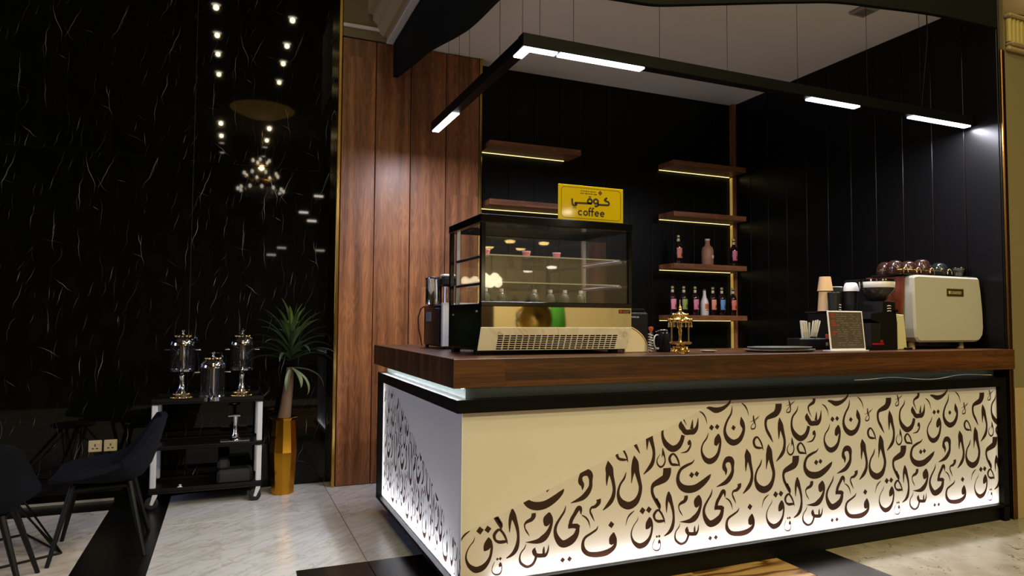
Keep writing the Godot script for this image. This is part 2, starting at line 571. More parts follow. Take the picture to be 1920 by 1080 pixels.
func make_materials() -> void:
	var wood := wood_image(512, 1024, 11, col(88, 51, 28), col(164, 107, 66))
	M.wood = textured(wood, 0.38)
	M.wood.metallic_specular = 0.45
	var dark_wood := wood_image(512, 1024, 37, col(42, 21, 6), col(102, 61, 26))
	M.top_wood = textured(dark_wood, 0.36)
	M.shelf_wood = textured(wood, 0.5)
	M.black_marble = textured(black_marble_image(1024, 2048, 5, 290), 0.025)
	M.black_marble.metallic_specular = 0.34
	M.white_marble = textured(pale_marble_image(768, 21, col(206, 206, 208), col(128, 126, 128), col(166, 150, 130)), 0.22)
	M.grey_marble = textured(pale_marble_image(512, 29, col(212, 205, 196), col(128, 116, 108), col(150, 122, 92)), 0.25)
	M.vent_stone = textured(pale_marble_image(512, 41, col(250, 246, 238), col(226, 216, 200), col(178, 150, 112)), 0.2)
	M.crackle = textured(crackle_marble_image(768, 3), 0.25)
	M.onyx = textured(onyx_image(512, 8), 0.25)
	M.black_stone = mat(col(14, 14, 14), 0.3, 0.0, 0.4)
	M.dark_carpet = mat(col(40, 34, 26), 0.9)
	M.grout = mat(col(60, 55, 48), 0.9)
	M.black_wall = mat(col(8, 8, 8), 0.34, 0.0, 0.3)
	M.black = mat(col(11, 11, 11), 0.45, 0.0, 0.35)
	M.black_gloss = mat(col(10, 10, 10), 0.12)
	M.black_frame = mat(col(9, 9, 9), 0.5, 0.0, 0.22)
	M.fascia = mat(col(22, 23, 20), 0.7, 0.0, 0.2)
	M.ceiling = mat(col(232, 226, 220), 0.9)
	M.cream_wall = mat(col(120, 108, 74), 0.75)
	M.cream_paint = mat(col(168, 146, 104), 0.7)
	M.lobby_wall = mat(col(78, 66, 46), 0.8)
	M.pale_wall = mat(col(196, 182, 148), 0.7)
	M.white_paint = mat(col(225, 218, 205), 0.6)
	M.brass = mat(col(196, 160, 84), 0.2, 1.0)
	M.gold = mat(col(232, 200, 122), 0.16, 1.0)
	M.pot_gold = mat(col(206, 146, 40), 0.2, 1.0)
	M.chrome = mat(col(225, 226, 230), 0.07, 1.0)
	M.steel = mat(col(200, 200, 202), 0.3, 1.0)
	M.mirror = mat(col(232, 226, 212), 0.03, 1.0)
	M.alu = mat(col(205, 206, 210), 0.55)
	M.acrylic = mat(col(236, 234, 228), 0.35)
	M.acrylic.backlight_enabled = true
	M.acrylic.backlight = Color(0.6, 0.6, 0.6)
	M.film = mat(col(229, 224, 219), 0.4)
	M.film.backlight_enabled = true
	M.film.backlight = Color(0.6, 0.6, 0.6)
	M.ink = mat(col(42, 24, 19), 0.5)
	M.ink.backlight_enabled = true
	M.ink.backlight = Color(0.35, 0.22, 0.18)
	M.white_inside = mat(col(70, 70, 69), 0.9)
	M.grey_gloss = mat(col(74, 80, 78), 0.2)
	M.led_white = glow(Color(0.93, 0.93, 1.0), 9.0)
	M.led_warm = glow(Color(1.0, 0.92, 0.62), 1.6)
	M.glass = pane(Color(0.3, 0.36, 0.33), 0.008)
	M.glass_edge = mat(col(150, 150, 136), 0.15)
	M.white_plastic = mat(col(222, 220, 215), 0.4)
	M.cream_enamel = mat(col(182, 180, 168), 0.22)
	M.rubber = mat(col(24, 24, 24), 0.8)
	M.navy = mat(col(17, 20, 29), 0.9)
	M.navy.metallic_specular = 0.25

# ---------------------------------------------------------------- walls, floor, ceilings
func setting() -> void:
	# floor: screed, then stone pieces with open joints
	var fl := struct("floor", bx(-6.2, 8.7, -0.12, -0.012, -2.9, 11.2), M.grout, "stone floor of pale marble fields framed by black bands")
	var slabs := [   # x0, x1, z0, z1, material, texture offset
		[-6.0, -1.613, -2.62, -2.344, M.black_stone, 0], [-1.611, -1.266, -2.62, 0.2, M.black_stone, 0], [-1.611, -1.266, 0.203, 3.0, M.black_stone, 0],
		[-2.20, -1.613, -2.342, -1.50, M.grey_marble, 1], [-2.20, -1.613, -1.498, -0.66, M.grey_marble, 2], [-2.20, -1.613, -0.658, 0.2, M.grey_marble, 3],
		[-3.04, -2.202, -2.342, -1.50, M.grey_marble, 4], [-3.04, -2.202, -1.498, -0.66, M.grey_marble, 5], [-3.04, -2.202, -0.658, 0.2, M.grey_marble, 6],
		[-6.0, -3.042, -2.342, 3.0, M.grey_marble, 7], [-3.04, -1.613, 0.202, 3.0, M.grey_marble, 8],
		[-1.264, -0.226, -2.62, -1.83, M.white_marble, 1], [-1.264, -0.226, -1.828, -0.79, M.white_marble, 2], [-0.223, 0.9, -2.62, -1.83, M.white_marble, 3], [-0.223, 0.9, -1.828, -0.79, M.white_marble, 4],
		[-1.264, -0.581, -0.787, 0.2, M.white_marble, 5], [-1.264, -0.581, 0.202, 3.0, M.white_marble, 6],
		[0.902, 3.76, -2.62, -0.79, M.grey_marble, 9],
		[-0.578, -0.226, -0.787, -0.445, M.black_stone, 0], [-0.223, 0.86, -0.787, -0.445, M.black_stone, 0], [0.862, 2.155, -0.787, -0.445, M.black_stone, 0],
		[-0.578, -0.233, -0.443, 1.9, M.black_stone, 0], [1.81, 2.155, -0.443, 1.9, M.black_stone, 0], [-0.578, 2.155, 1.902, 2.25, M.black_stone, 0],
		[-0.231, 1.808, -0.443, 1.9, M.onyx, 0], [-0.578, 2.155, 2.252, 3.0, M.white_marble, 7],
		[2.158, 3.2, -0.787, 0.75, M.crackle, 1], [3.202, 4.3, -0.787, 0.75, M.crackle, 2], [4.302, 8.5, -0.787, 0.75, M.crackle, 3], [2.158, 8.5, 0.752, 3.0, M.crackle, 4],
		[-6.0, 2.0, 3.002, 11.0, M.dark_carpet, 0], [2.002, 8.5, 3.002, 11.0, M.white_marble, 8]]
	for s in slabs:
		var q := bx(s[0], s[1], -0.02, 0.0, s[2], s[3], 0.0012)
		var big: bool = s[4] == M.crackle
		q.boxuv(2, 1.5 if big else 1.25, 1.5 if big else 1.25, Vector2(0.37, 0.61) * s[5])
		part(fl, "stone_slab", q, s[4])
	part(fl, "skirting_strip", bx(-6.0, -1.62, 0.0, 0.016, -2.62, -2.606, 0.001), mat(col(150, 146, 136), 0.5))
	# left: black marble in slabs
	var wl := struct("wall_left", bx(-6.1, 0.05, 0.0, 5.2, -2.9, -2.641), mat(col(120, 120, 114), 0.6), "black marble wall with short white veins")
	for r in 3:
		for c in 5:
			var x0 := -5.985 + 1.2 * c
			var y0 := 2.41 * r
			var q := bx(x0 + 0.0015, minf(x0 + 1.1985, -0.166), y0 + 0.0015, minf(y0 + 2.4085, 5.0), -2.64, -2.62, 0.0015)
			q.boxuv(1, 1.2, 2.41, Vector2(0.19 * r + 0.015, 0.0 if r == 0 else 0.43))
			part(wl, "marble_slab", q, M.black_marble)
	# middle: walnut panels standing forward of the marble
	var ww := struct("wall_middle", bx(-0.16, 0.985, 0.0, 3.45, -2.9, -2.456), M.black, "walnut panelled wall between the marble and the kiosk")
	var xs := [-0.157, 0.105, 0.387, 0.681, 0.968]
	for i in 4:
		var q := bx(xs[i] + 0.003, xs[i + 1] - 0.003, 0.004, 3.44, -2.455, -2.433, 0.003)
		q.boxuv(1, 0.62, 3.3, Vector2(0.31 * i + 0.1, 0.23 * i))
		part(ww, "wood_panel", q, M.wood)
	struct("trim_1", bx(-0.186, -0.160, 0.0, 5.0, -2.62, -2.430, 0.004), M.brass, "polished brass strip between black marble and walnut")
	struct("trim_2", bx(0.969, 0.993, 0.0, 3.45, -2.60, -2.430, 0.003), M.brass, "brass strip at the right edge of the walnut panels")
	# back and right of the alcove: black planks
	var wb := struct("wall_back", bx(0.98, 4.1, 0.0, 3.6, -2.9, -2.590), M.black, "matt black planked back wall of the kiosk")
	for i in 12:
		var x0 := 0.801 + 0.2465 * i
		part(wb, "plank", bx(maxf(x0 + 0.0015, 0.994), minf(x0 + 0.245, 3.754), 0.0, 3.45, -2.589, -2.577, 0.003), M.black_wall)
	var wr := struct("wall_right", bx(3.768, 3.9, 0.0, 3.6, -2.9, -0.05), M.black, "black planked side wall of the kiosk")
	for i in 12:
		var z1 := -0.012 if i == 0 else -0.026 - 0.2305 * (i - 1)
		var z0 := -0.026 - 0.2305 * i
		part(wr, "plank", bx(3.755, 3.767, 0.0, 3.45, maxf(z0 + 0.0015, -2.576), z1 - 0.0015, 0.003), M.black_wall)
	# right: cream pillar with a fluted capital
	var wp := struct("wall_front", bx(3.79, 8.6, 0.0, 5.2, -0.3, -0.002), M.cream_wall, "beige pillar wall right of the kiosk")
	part(wp, "pedestal_block", bx(3.795, 8.5, 0.0, 0.84, -0.002, 0.006, 0.003), M.cream_paint)
	part(wp, "moulding", bx(3.80, 8.5, 3.07, 3.10, -0.002, 0.03, 0.008), M.cream_paint)
	part(wp, "moulding", bx(3.80, 8.5, 3.10, 3.125, -0.002, 0.05, 0.01), M.cream_paint)
	for i in 9:
		part(wp, "flute", MB.new().lathe([Vector2(0.0, 3.13), Vector2(0.018, 3.13), Vector2(0.018, 3.285), Vector2(0.0, 3.285)], 10, Transform3D(Basis(), Vector3(3.823 + 0.041 * i, 0, 0.012))), mat(col(176, 158, 84), 0.45))
	part(wp, "moulding", bx(3.79, 8.5, 3.29, 3.315, -0.002, 0.045, 0.008), M.cream_paint)
	part(wp, "capital", MB.new().lathe([Vector2(0.001, 3.315), Vector2(0.16, 3.32), Vector2(0.20, 3.40), Vector2(0.18, 3.50), Vector2(0.10, 3.60), Vector2(0.09, 4.9)], 28, Transform3D(Basis.from_scale(Vector3(1, 1, 0.3)), Vector3(3.99, 0, 0.0))), M.cream_paint)
	struct("trim_3", bx(3.752, 3.789, 0.0, 3.075, -0.010, 0.004, 0.004), mat(col(120, 86, 40), 0.3, 1.0), "brass strip between the black planks and the beige pillar")
	# cream wall over the walnut and the stepped cornice running towards the lobby
	struct("trim_4", bx(-0.158, 0.25, 3.452, 5.0, -2.60, -2.433, 0.003), M.cream_wall, "beige wall above the walnut panels")
	struct("trim_5", bx(-0.158, 0.21, 3.522, 3.548, -2.433, -2.405, 0.006), M.white_paint, "thin white moulding above the walnut panels")
	var prof := PackedVector2Array([Vector2(0.232, 3.452), Vector2(0.232, 4.6), Vector2(0.03, 4.6), Vector2(0.03, 3.655), Vector2(0.07, 3.655), Vector2(0.07, 3.61), Vector2(0.105, 3.575), Vector2(0.105, 3.54), Vector2(0.15, 3.49), Vector2(0.18, 3.49), Vector2(0.18, 3.452)])
	struct("trim_6", MB.new().prism(prof, -2.432, 0.1), M.cream_paint, "stepped beige cornice over the kiosk's left edge")
	struct("trim_7", bx(0.178, 0.231, 3.440, 3.4515, -2.432, 0.1, 0.002), M.white_paint, "white lower edge of the stepped cornice")
	struct("trim_8", bx(0.2, 8.6, 3.62, 5.0, -0.30, -0.06), M.cream_wall, "beige lobby wall above the kiosk opening")

func lobby() -> void:
	struct("ceiling_lobby", bx(-6.2, 8.7, 5.0, 5.2, -2.9, 11.2), mat(col(84, 74, 56), 0.9))
	struct("wall_west", bx(-6.2, -6.0, 0.0, 5.0, -2.9, 11.2), M.lobby_wall)
	struct("wall_east", bx(8.5, 8.7, 0.0, 5.0, -0.3, 11.2), M.lobby_wall)
	struct("wall_south", bx(-6.2, 8.7, 0.0, 5.0, 11.0, 11.2), M.lobby_wall)
	struct("window_1", bx(-6.0, -5.97, 1.0, 3.0, -1.1, 0.5, 0.005), glow(Color(0.70, 0.76, 1.0), 0.8))
	var lens := MB.new().lathe([Vector2(0.0, -0.010), Vector2(0.046, -0.007), Vector2(0.052, 0.0)], 16)
	var rim := MB.new().lathe([Vector2(0.052, 0.0), Vector2(0.053, -0.006), Vector2(0.072, -0.005), Vector2(0.075, 0.0)], 16)
	var first: Node3D = null
	var n := 0
	for x in [-1.15, -0.28]:
		for z in [0.6, 1.46, 2.15, 3.0, 5.8, 6.75, 7.5, 8.4]:
			var o: Node3D = first.duplicate() if first else thing("ceiling_downlight", "", "downlight", Vector3.ZERO, 0, "lobby downlights")
			if first == null:
				first = o
				part(o, "lens", lens, glow(Color(1.0, 0.95, 0.86), 16.0))
				part(o, "rim", rim, M.white_paint)
			else:
				o.name = numbered("ceiling_downlight")
				add_child(o)
			o.set_meta("label", "recessed lobby downlight mirrored in the black marble, %s from the kiosk in the %s row" % [["first", "second", "third", "fourth", "fifth", "sixth", "seventh", "eighth"][n % 8], "left" if x < -1.0 else "right"])
			n += 1
			o.position = Vector3(x, 5.0, z)
	for x in [-1.15, -0.28, 1.9, 4.2]:
		for z in [0.6, 1.46, 2.15, 3.0, 5.8, 6.75] if x < 0 else [1.46, 3.4, 5.8]:
			var l := SpotLight3D.new()
			l.name = "downlight_beam"
			l.light_color = Color(1.0, 0.925, 0.685)
			l.light_energy = LOBBY * (0.12 if z < 4.0 else 0.8)
			if x > 0.0:
				l.light_energy = LOBBY * {1.46: 0.7, 3.4: 1.6, 5.8: 4.2}[z] * (1.0 if x < 3.0 else 0.2)
			l.spot_angle = 82.0
			l.spot_angle_attenuation = 0.6
			l.spot_range = 30.0
			l.spot_attenuation = 2.0
			l.light_size = 0.03
			l.shadow_enabled = true
			add_child(l, true)
			l.position = Vector3(x, 4.96, z)
			l.rotation.x = -PI / 2
	struct("ceiling_dome", MB.new().lathe([Vector2(0.0, -0.16), Vector2(0.30, -0.12), Vector2(0.52, -0.02), Vector2(0.55, 0.0)], 28, Transform3D(Basis(), Vector3(-0.45, 5.0, 4.7))), glow(Color(0.62, 0.46, 0.22), 2.6))
	var ch := thing("chandelier", "crystal chandelier of the lobby, mirrored in the black marble", "chandelier", Vector3(-0.4, 5.0, 6.0))
	part(ch, "rod", MB.new().tube([Vector3(0, 0, 0), Vector3(0, -0.55, 0)], [0.012]), M.brass)
	var bulbs := MB.new()
	var arms := MB.new()
	for tier in 3:
		var rr: float = [0.42, 0.32, 0.16][tier]
		var yy: float = [-1.25, -0.95, -0.68][tier]
		var cnt: int = [12, 8, 5][tier]
		for i in cnt:
			var a := TAU * i / cnt + tier
			var p := Vector3(cos(a) * rr, yy, sin(a) * rr)
			arms.tube([Vector3(0, yy - 0.05, 0), p * Vector3(0.6, 1, 0.6) + Vector3(0, -0.1, 0), p], [0.008])
			bulbs.ball(p + Vector3(0, 0.03, 0), 0.028, 8, 1.4)
	part(ch, "arm", arms, M.brass)
	part(ch, "lamp_bulb", bulbs, glow(Color(1.0, 0.95, 0.86), 18.0))
	part(ch, "crystal_bowl", MB.new().lathe([Vector2(0.0, -1.5), Vector2(0.12, -1.46), Vector2(0.25, -1.3), Vector2(0.30, -1.2), Vector2(0.28, -1.2), Vector2(0.22, -1.3), Vector2(0.0, -1.42)], 20), mat(col(220, 214, 200), 0.15, 0.6))
	var ol := OmniLight3D.new()
	ol.name = "chandelier_light"
	ol.light_color = Color(1.0, 0.84, 0.55)
	ol.light_energy = 1.5
	ol.light_size = 0.04
	ol.omni_range = 30.0
	ol.omni_attenuation = 2.0
	ol.shadow_enabled = true
	add_child(ol)
	ol.position = Vector3(-0.4, 4.22, 6.0)
	# the far right of the lobby, which the polished front and the glass of the display case mirror
	struct("wall_far", bx(2.3, 8.5, 0.0, 2.45, 8.2, 8.3), M.pale_wall)
	for x in [3.4, 6.0]:
		var w := SpotLight3D.new()
		w.name = "wall_washer"
		w.light_color = Color(1.0, 0.91, 0.68)
		w.light_energy = 3.4
		w.spot_angle = 58.0
		w.spot_angle_attenuation = 0.6
		w.spot_range = 30.0
		w.spot_attenuation = 2.0
		w.light_size = 0.05
		w.shadow_enabled = true
		add_child(w, true)
		w.look_at_from_position(Vector3(x, 4.9, 6.3), Vector3(x, 1.6, 8.2))
	var cl := thing("pendant_lamp", "cluster of white glass globes in the lobby, mirrored in the display case", "lamp", Vector3(3.0, 1.9, 7.0))
	part(cl, "rod", MB.new().tube([Vector3(0, 3.1, 0), Vector3(0, 0.1, 0)], [0.01]), M.brass)
	var globes := MB.new()
	for i in 9:
		var a := TAU * i / 9.0
		globes.ball(Vector3(cos(a) * 0.11, 0.05 * sin(a * 3.0), sin(a) * 0.11), 0.075, 12)
	part(cl, "lamp_globe", globes, glow(Color(1.0, 0.93, 0.78), 12.0))
	for i in 4:
		var sc := thing("wall_sconce", "small warm wall light of the lobby, mirrored in the display case glass, %s of four" % ["first", "second", "third", "last"][i], "lamp", Vector3([3.32, 3.94, 4.09, 4.39][i], [2.56, 2.56, 2.16, 3.12][i], 7.0))
		part(sc, "lamp_shade", MB.new().lathe([Vector2(0.0, -0.035), Vector2(0.07, -0.03), Vector2(0.09, 0.0), Vector2(0.0, 0.02)], 16), glow(Color(1.0, 0.84, 0.5) if i < 2 else Color(1.0, 0.95, 0.85), 12.0 if i < 3 else 30.0))
		part(sc, "cord", MB.new().tube([Vector3(0, 0.02, 0), Vector3(0, 4.99 - sc.position.y, 0)], [0.004], 5), M.brass)
	for i in 6:
		var p: Vector3 = [Vector3(0.70, 3.74, 6.0), Vector3(0.42, 3.40, 6.06), Vector3(0.57, 3.22, 5.94), Vector3(0.06, 2.73, 6.75), Vector3(0.84, 2.71, 6.75), Vector3(-0.14, 2.575, 6.75)][i]
		var bar := thing("hanging_bar_lamp", "small bar lamp mirrored in the marble beside the chandelier, %s from the top" % ["first", "second", "third", "fourth", "fifth", "sixth"][i], "lamp", p)
		part(bar, "lamp_tube", bx(-0.09, 0.09, -0.02, 0.02, -0.02, 0.02, 0.01), glow(Color(1.0, 0.95, 0.88), 26.0 if i < 3 else 10.0))
		part(bar, "cord", MB.new().tube([Vector3(0, 0.021, 0), Vector3(0, 4.99 - p.y, 0)], [0.003], 5), M.black)
	var sofa := thing("armchair", "gilded lobby armchair mirrored in the display case front", "armchair", Vector3(3.6, 0, 7.0), PI)
	part(sofa, "seat", bx(-0.35, 0.35, 0.35, 0.60, -0.35, 0.35, 0.04), mat(col(170, 140, 84), 0.7))
	part(sofa, "backrest", MB.new().lathe([Vector2(0.0, -0.04), Vector2(0.28, -0.04), Vector2(0.33, 0.0), Vector2(0.28, 0.04), Vector2(0.2, 0.02), Vector2(0.0, 0.08)], 28, Transform3D(Basis(Vector3.RIGHT, PI / 2), Vector3(0, 1.27, 0.34))), M.gold)
	part(sofa, "back_post", bx(-0.06, 0.06, 0.6, 1.0, 0.31, 0.36, 0.01), M.gold)
	for sx in [-1, 1]:
		for sz in [-1, 1]:
			part(sofa, "leg", bx(sx * 0.3 - 0.025, sx * 0.3 + 0.025, 0.0, 0.35, sz * 0.3 - 0.025, sz * 0.3 + 0.025, 0.004), M.gold)
	var bush := thing("clipped_shrub", "green lobby shrub mirrored in the display case front", "shrub", Vector3(4.24, 0, 7.1))
	part(bush, "foliage", MB.new().lathe([Vector2(0.0, 0.95), Vector2(0.12, 0.97), Vector2(0.15, 1.2), Vector2(0.12, 1.5), Vector2(0.0, 1.62)], 16), mat(col(40, 120, 24), 0.8))
	part(bush, "pot", MB.new().lathe([Vector2(0.0, 0.0), Vector2(0.18, 0.0), Vector2(0.22, 0.9), Vector2(0.22, 0.98), Vector2(0.0, 0.98)], 20), M.black)
	var cab := thing("dark_cabinet", "dark lobby cabinet mirrored at the left of the display case front", "cabinet", Vector3(3.06, 0, 7.55))
	part(cab, "body", bx(-0.13, 0.14, 0.0, 1.56, -0.15, 0.15, 0.01), mat(col(34, 20, 12), 0.4))
	part(cab, "top", bx(-0.15, 0.16, 1.5605, 1.59, -0.17, 0.17, 0.006), mat(col(44, 28, 16), 0.4))

const LOBBY := 3.1
const TRACK := 4.2
const PANEL_LED := 0.80

func kiosk_ceiling() -> void:
	struct("ceiling", bx(0.2, 3.9, 3.45, 3.6, -2.9, -0.045), M.ceiling, "plain white ceiling inside the kiosk")
	var left := [Vector2(-2.43, 3.185), Vector2(-2.36, 3.16), Vector2(-1.85, 3.08), Vector2(-1.43, 3.02), Vector2(-0.85, 2.893), Vector2(-0.57, 2.846), Vector2(-0.21, 2.82), Vector2(-0.045, 2.80)]
	var front := [Vector2(0.238, 2.795), Vector2(0.5, 2.815), Vector2(0.74, 2.845), Vector2(0.97, 2.858), Vector2(1.093, 2.873), Vector2(1.38, 2.933), Vector2(1.82, 3.026), Vector2(2.03, 3.069), Vector2(2.32, 3.124), Vector2(2.69, 3.162), Vector2(3.17, 3.205), Vector2(3.75, 3.22)]
	var a := wavy(left, 3.449)
	struct("trim_9", MB.new().prism(a, 0.0, 0.03, 0.002, Transform3D(Basis(Vector3.BACK, Vector3.UP, Vector3.LEFT), Vector3(0.266, 0, 0))), M.fascia, "black fascia board with a wavy lower edge on the kiosk's left side")
	struct("trim_10", MB.new().prism(wavy(front, 3.62), -0.044, -0.014, 0.002), M.fascia, "black fascia board with a wavy lower edge across the kiosk front")
	var det := thing("ceiling_sensor", "small square grey fitting on the kiosk ceiling", "ceiling fitting", Vector3(3.135, 3.45, -0.52))
	part(det, "body", bx(-0.07, 0.07, -0.022, 0.0, -0.07, 0.07, 0.006), mat(col(150, 142, 134), 0.6))
	part(det, "grille", bx(-0.045, 0.045, -0.026, -0.022, -0.045, 0.045, 0.002), mat(col(110, 104, 98), 0.6))

func wavy(p: Array, top: float) -> PackedVector2Array:
	var o := PackedVector2Array()
	var m := p.size()
	for i in m - 1:
		var a: Vector2 = p[maxi(i - 1, 0)]
		var b: Vector2 = p[i]
		var c: Vector2 = p[i + 1]
		var d: Vector2 = p[mini(i + 2, m - 1)]
		for k in 4:
			o.append(b.cubic_interpolate(c, a, d, k / 4.0))
	o.append(p[m - 1])
	o.append(Vector2(p[m - 1].x, top))
	o.append(Vector2(p[0].x, top))
	return o

func track_light() -> void:
	var t := thing("track_light", "black suspended L shaped linear light with bright white diffusers over the counter", "ceiling light", Vector3(0.41, 2.6, -0.205))
	var Y := 2.6
	parta(t, "housing", bx(0.375, 3.735, Y + 0.005, Y + 0.07, -0.235, -0.175, 0.003), M.black_frame)
	parta(t, "housing", bx(0.38, 0.44, Y + 0.005, Y + 0.07, -1.82, -0.236, 0.003), M.black_frame)
	var segs := [[0.585, 1.085], [2.265, 2.67], [3.15, 3.715]]
	for s in segs:
		parta(t, "diffuser", bx(s[0], s[1], Y - 0.004, Y + 0.012, -0.230, -0.180, 0.003), M.led_white)
		area("track_lamp", Vector3((s[0] + s[1]) / 2.0, Y - 0.012, -0.205), Vector3.DOWN, Vector2(s[1] - s[0], 0.05), Color(0.95, 0.94, 1.0), TRACK * (s[1] - s[0]))
	parta(t, "diffuser", MB.new().prism(PackedVector2Array([Vector2(0.385, -0.225), Vector2(0.57, -0.225), Vector2(0.57, -0.185), Vector2(0.435, -0.185), Vector2(0.385, -0.185)]), Y - 0.004, Y + 0.012, 0.002, Transform3D(Basis(Vector3.RIGHT, Vector3.FORWARD, Vector3.UP), Vector3(0, 0, -0.41))), M.led_white)
	parta(t, "diffuser", bx(0.385, 0.435, Y - 0.004, Y + 0.012, -0.32, -0.231, 0.003), M.led_white)
	area("track_lamp", Vector3(0.48, Y - 0.012, -0.205), Vector3.DOWN, Vector2(0.18, 0.05), Color(0.95, 0.94, 1.0), TRACK * 0.18)
	area("track_lamp", Vector3(0.41, Y - 0.012, -0.27), Vector3.DOWN, Vector2(0.05, 0.1), Color(0.95, 0.94, 1.0), TRACK * 0.1)
	parta(t, "diffuser", bx(0.385, 0.435, Y - 0.004, Y + 0.012, -1.805, -1.34, 0.003), M.led_white)
	area("track_lamp", Vector3(0.41, Y - 0.012, -1.572), Vector3.DOWN, Vector2(0.05, 0.46), Color(0.95, 0.94, 1.0), TRACK * 0.46)
	for x in [0.48, 0.67, 1.196, 1.655, 2.182, 2.763, 3.252]:
		parta(t, "suspension_wire", MB.new().tube([Vector3(x, Y + 0.07, -0.205), Vector3(x, 3.448, -0.205)], [0.0013], 5), M.black)
	for z in [-1.51, -1.28, -1.08, -0.57, -0.26]:
		parta(t, "suspension_wire", MB.new().tube([Vector3(0.41, Y + 0.07, z), Vector3(0.41, 3.448, z)], [0.0013], 5), M.black)
	parta(t, "power_cable", MB.new().tube([Vector3(3.20, 3.445, -0.11), Vector3(3.195, 3.3, -0.11), Vector3(3.21, 3.1, -0.12), Vector3(3.25, 2.66, -0.2)], [0.004], 6), M.black)

# ---------------------------------------------------------------- the counter
func counter() -> void:
	var W := 3.717
	var L := 1.689
	var c := thing("service_counter", "long black framed bar counter with backlit white panels of Arabic letters", "counter", Vector3(1.86, 0, -0.85))
	var bodies := PackedVector2Array([Vector2(0.13, 1.66), Vector2(0.13, 0.13), Vector2(3.68, 0.13), Vector2(3.68, 0.62), Vector2(0.62, 0.62), Vector2(0.62, 1.66)])
	var down := Transform3D(Basis(Vector3.RIGHT, Vector3.FORWARD, Vector3.UP), Vector3.ZERO)   # polygon y becomes -z, height stays up
	parta(c, "carcass", MB.new().prism(bodies, 0.09, 0.955, 0.0, down), M.white_inside)
	parta(c, "kickboard", MB.new().prism(PackedVector2Array([Vector2(0.07, 1.64), Vector2(0.07, 0.03), Vector2(3.70, 0.03), Vector2(3.70, 0.60), Vector2(0.6, 0.60), Vector2(0.6, 1.64)]), 0.0, 0.0878, 0.0, down), M.black)
	# rails round the front and the left side
	var outer := [Vector2(0.0, L), Vector2(0.0, 0.0), Vector2(W, 0.0)]
	parta(c, "top_rail", MB.new().prism(PackedVector2Array([outer[0], outer[1], outer[2], Vector2(W, 0.135), Vector2(0.135, 0.135), Vector2(0.135, L)]), 0.8523, 0.9104, 0.002, down), M.black_frame)
	parta(c, "bottom_rail", MB.new().prism(PackedVector2Array([outer[0], outer[1], outer[2], Vector2(W, 0.135), Vector2(0.135, 0.135), Vector2(0.135, L)]), 0.0874, 0.1065, 0.002, down), M.black_frame)
	parta(c, "end_stile", bx(3.665, W, 0.0, 0.8525, -0.135, 0.0, 0.002), M.black_frame)
	parta(c, "end_stile", bx(0.0, 0.135, 0.0874, 0.8525, -L, -1.663, 0.002), M.black_frame)
	parta(c, "shelf_plinth", MB.new().prism(PackedVector2Array([Vector2(0.055, 1.66), Vector2(0.055, 0.055), Vector2(3.68, 0.055), Vector2(3.68, 0.6), Vector2(0.6, 0.6), Vector2(0.6, 1.66)]), 0.9105, 0.9636, 0.0, down), M.grey_gloss)
	parta(c, "corner_stud", MB.new().prism(PackedVector2Array([Vector2(0.036, 0.036), Vector2(0.062, 0.036), Vector2(0.13, 0.13), Vector2(0.036, 0.062)]), 0.107, 0.852, 0.0, down), M.white_inside)
	# front panel: plain acrylic above the slope, printed film below it
	var P := -0.033
	var x1 := 3.664
	var y0 := 0.1066
	var y1 := 0.8522
	var xtop := 0.047 + (y1 - 0.33) / 0.372
	var fp := MB.new()
	flat_poly(fp, [Vector2(0.033, 0.3248), Vector2(xtop, y1), Vector2(0.033, y1)], Transform3D(Basis(), Vector3(0, 0, P)))
	var front := parta(c, "front_panel", fp, M.acrylic)
	var pr := MB.new()
	flat_poly(pr, [Vector2(0.033, y0), Vector2(x1, y0), Vector2(x1, y1), Vector2(xtop, y1), Vector2(0.033, 0.3248)], Transform3D(Basis(), Vector3(0, 0, P)))
	part(front, "printed_film", pr, M.film)
	var planes := [[1.0, 0.0, 0.034], [-1.0, 0.0, -x1], [0.0, 1.0, y0], [0.0, -1.0, -y1], [0.372, -1.0, 0.372 * 0.047 - 0.33]]
	var onp := Transform3D(Basis(), Vector3(0, 0, P + 0.0006))
	var set_ := letters()
	for k in range(-1, 5):
		for g in set_:
			var mb := glyph(g, onp, planes, Vector2(REPEAT * k, 0), Vector2.ONE)
			if mb.v.size():
				part(front, "letter", mb, M.ink)
			for d in dots(g, onp, planes, Vector2(REPEAT * k, 0), Vector2.ONE):
				part(front, "letter_dot", d, M.ink)
	# left panel
	var sp := MB.new()
	sp.quad(Vector3(0.033, y0, -1.664), Vector3(0.033, y0, P), Vector3(0.033, y1, P), Vector3(0.033, y1, -1.664))
	var side := parta(c, "side_panel", sp, M.acrylic)
	var ons := Transform3D(Basis(Vector3.BACK, Vector3.UP, Vector3.LEFT), Vector3(0.0324, 0, 0))
	var sl := 0.4575
	planes = [[1.0, 0.0, -1.62], [-1.0, 0.0, 0.034], [0.0, 1.0, y0], [0.0, -1.0, -y1], [-sl, -1.0, sl * 0.025 - 0.232]]
	for k in range(-1, 5):
		for g in set_:
			var mb := glyph(g, ons, planes, Vector2(-1.66 + REPEAT * 0.43 * k, 0.0), Vector2(0.43, 0.97))
			if mb.v.size() > 12:
				part(side, "letter", mb, M.ink)
			for d in dots(g, ons, planes, Vector2(-1.66 + REPEAT * 0.43 * k, 0.0), Vector2(0.43, 0.97)):
				part(side, "letter_dot", d, M.ink)
	# strip lights inside the panels and under the top
	parta(c, "led_strip", bx(0.16, 3.64, 0.107, 0.111, -0.075, -0.042), M.led_white)
	parta(c, "led_strip", bx(0.042, 0.075, 0.107, 0.111, -1.65, -0.16), M.led_white)
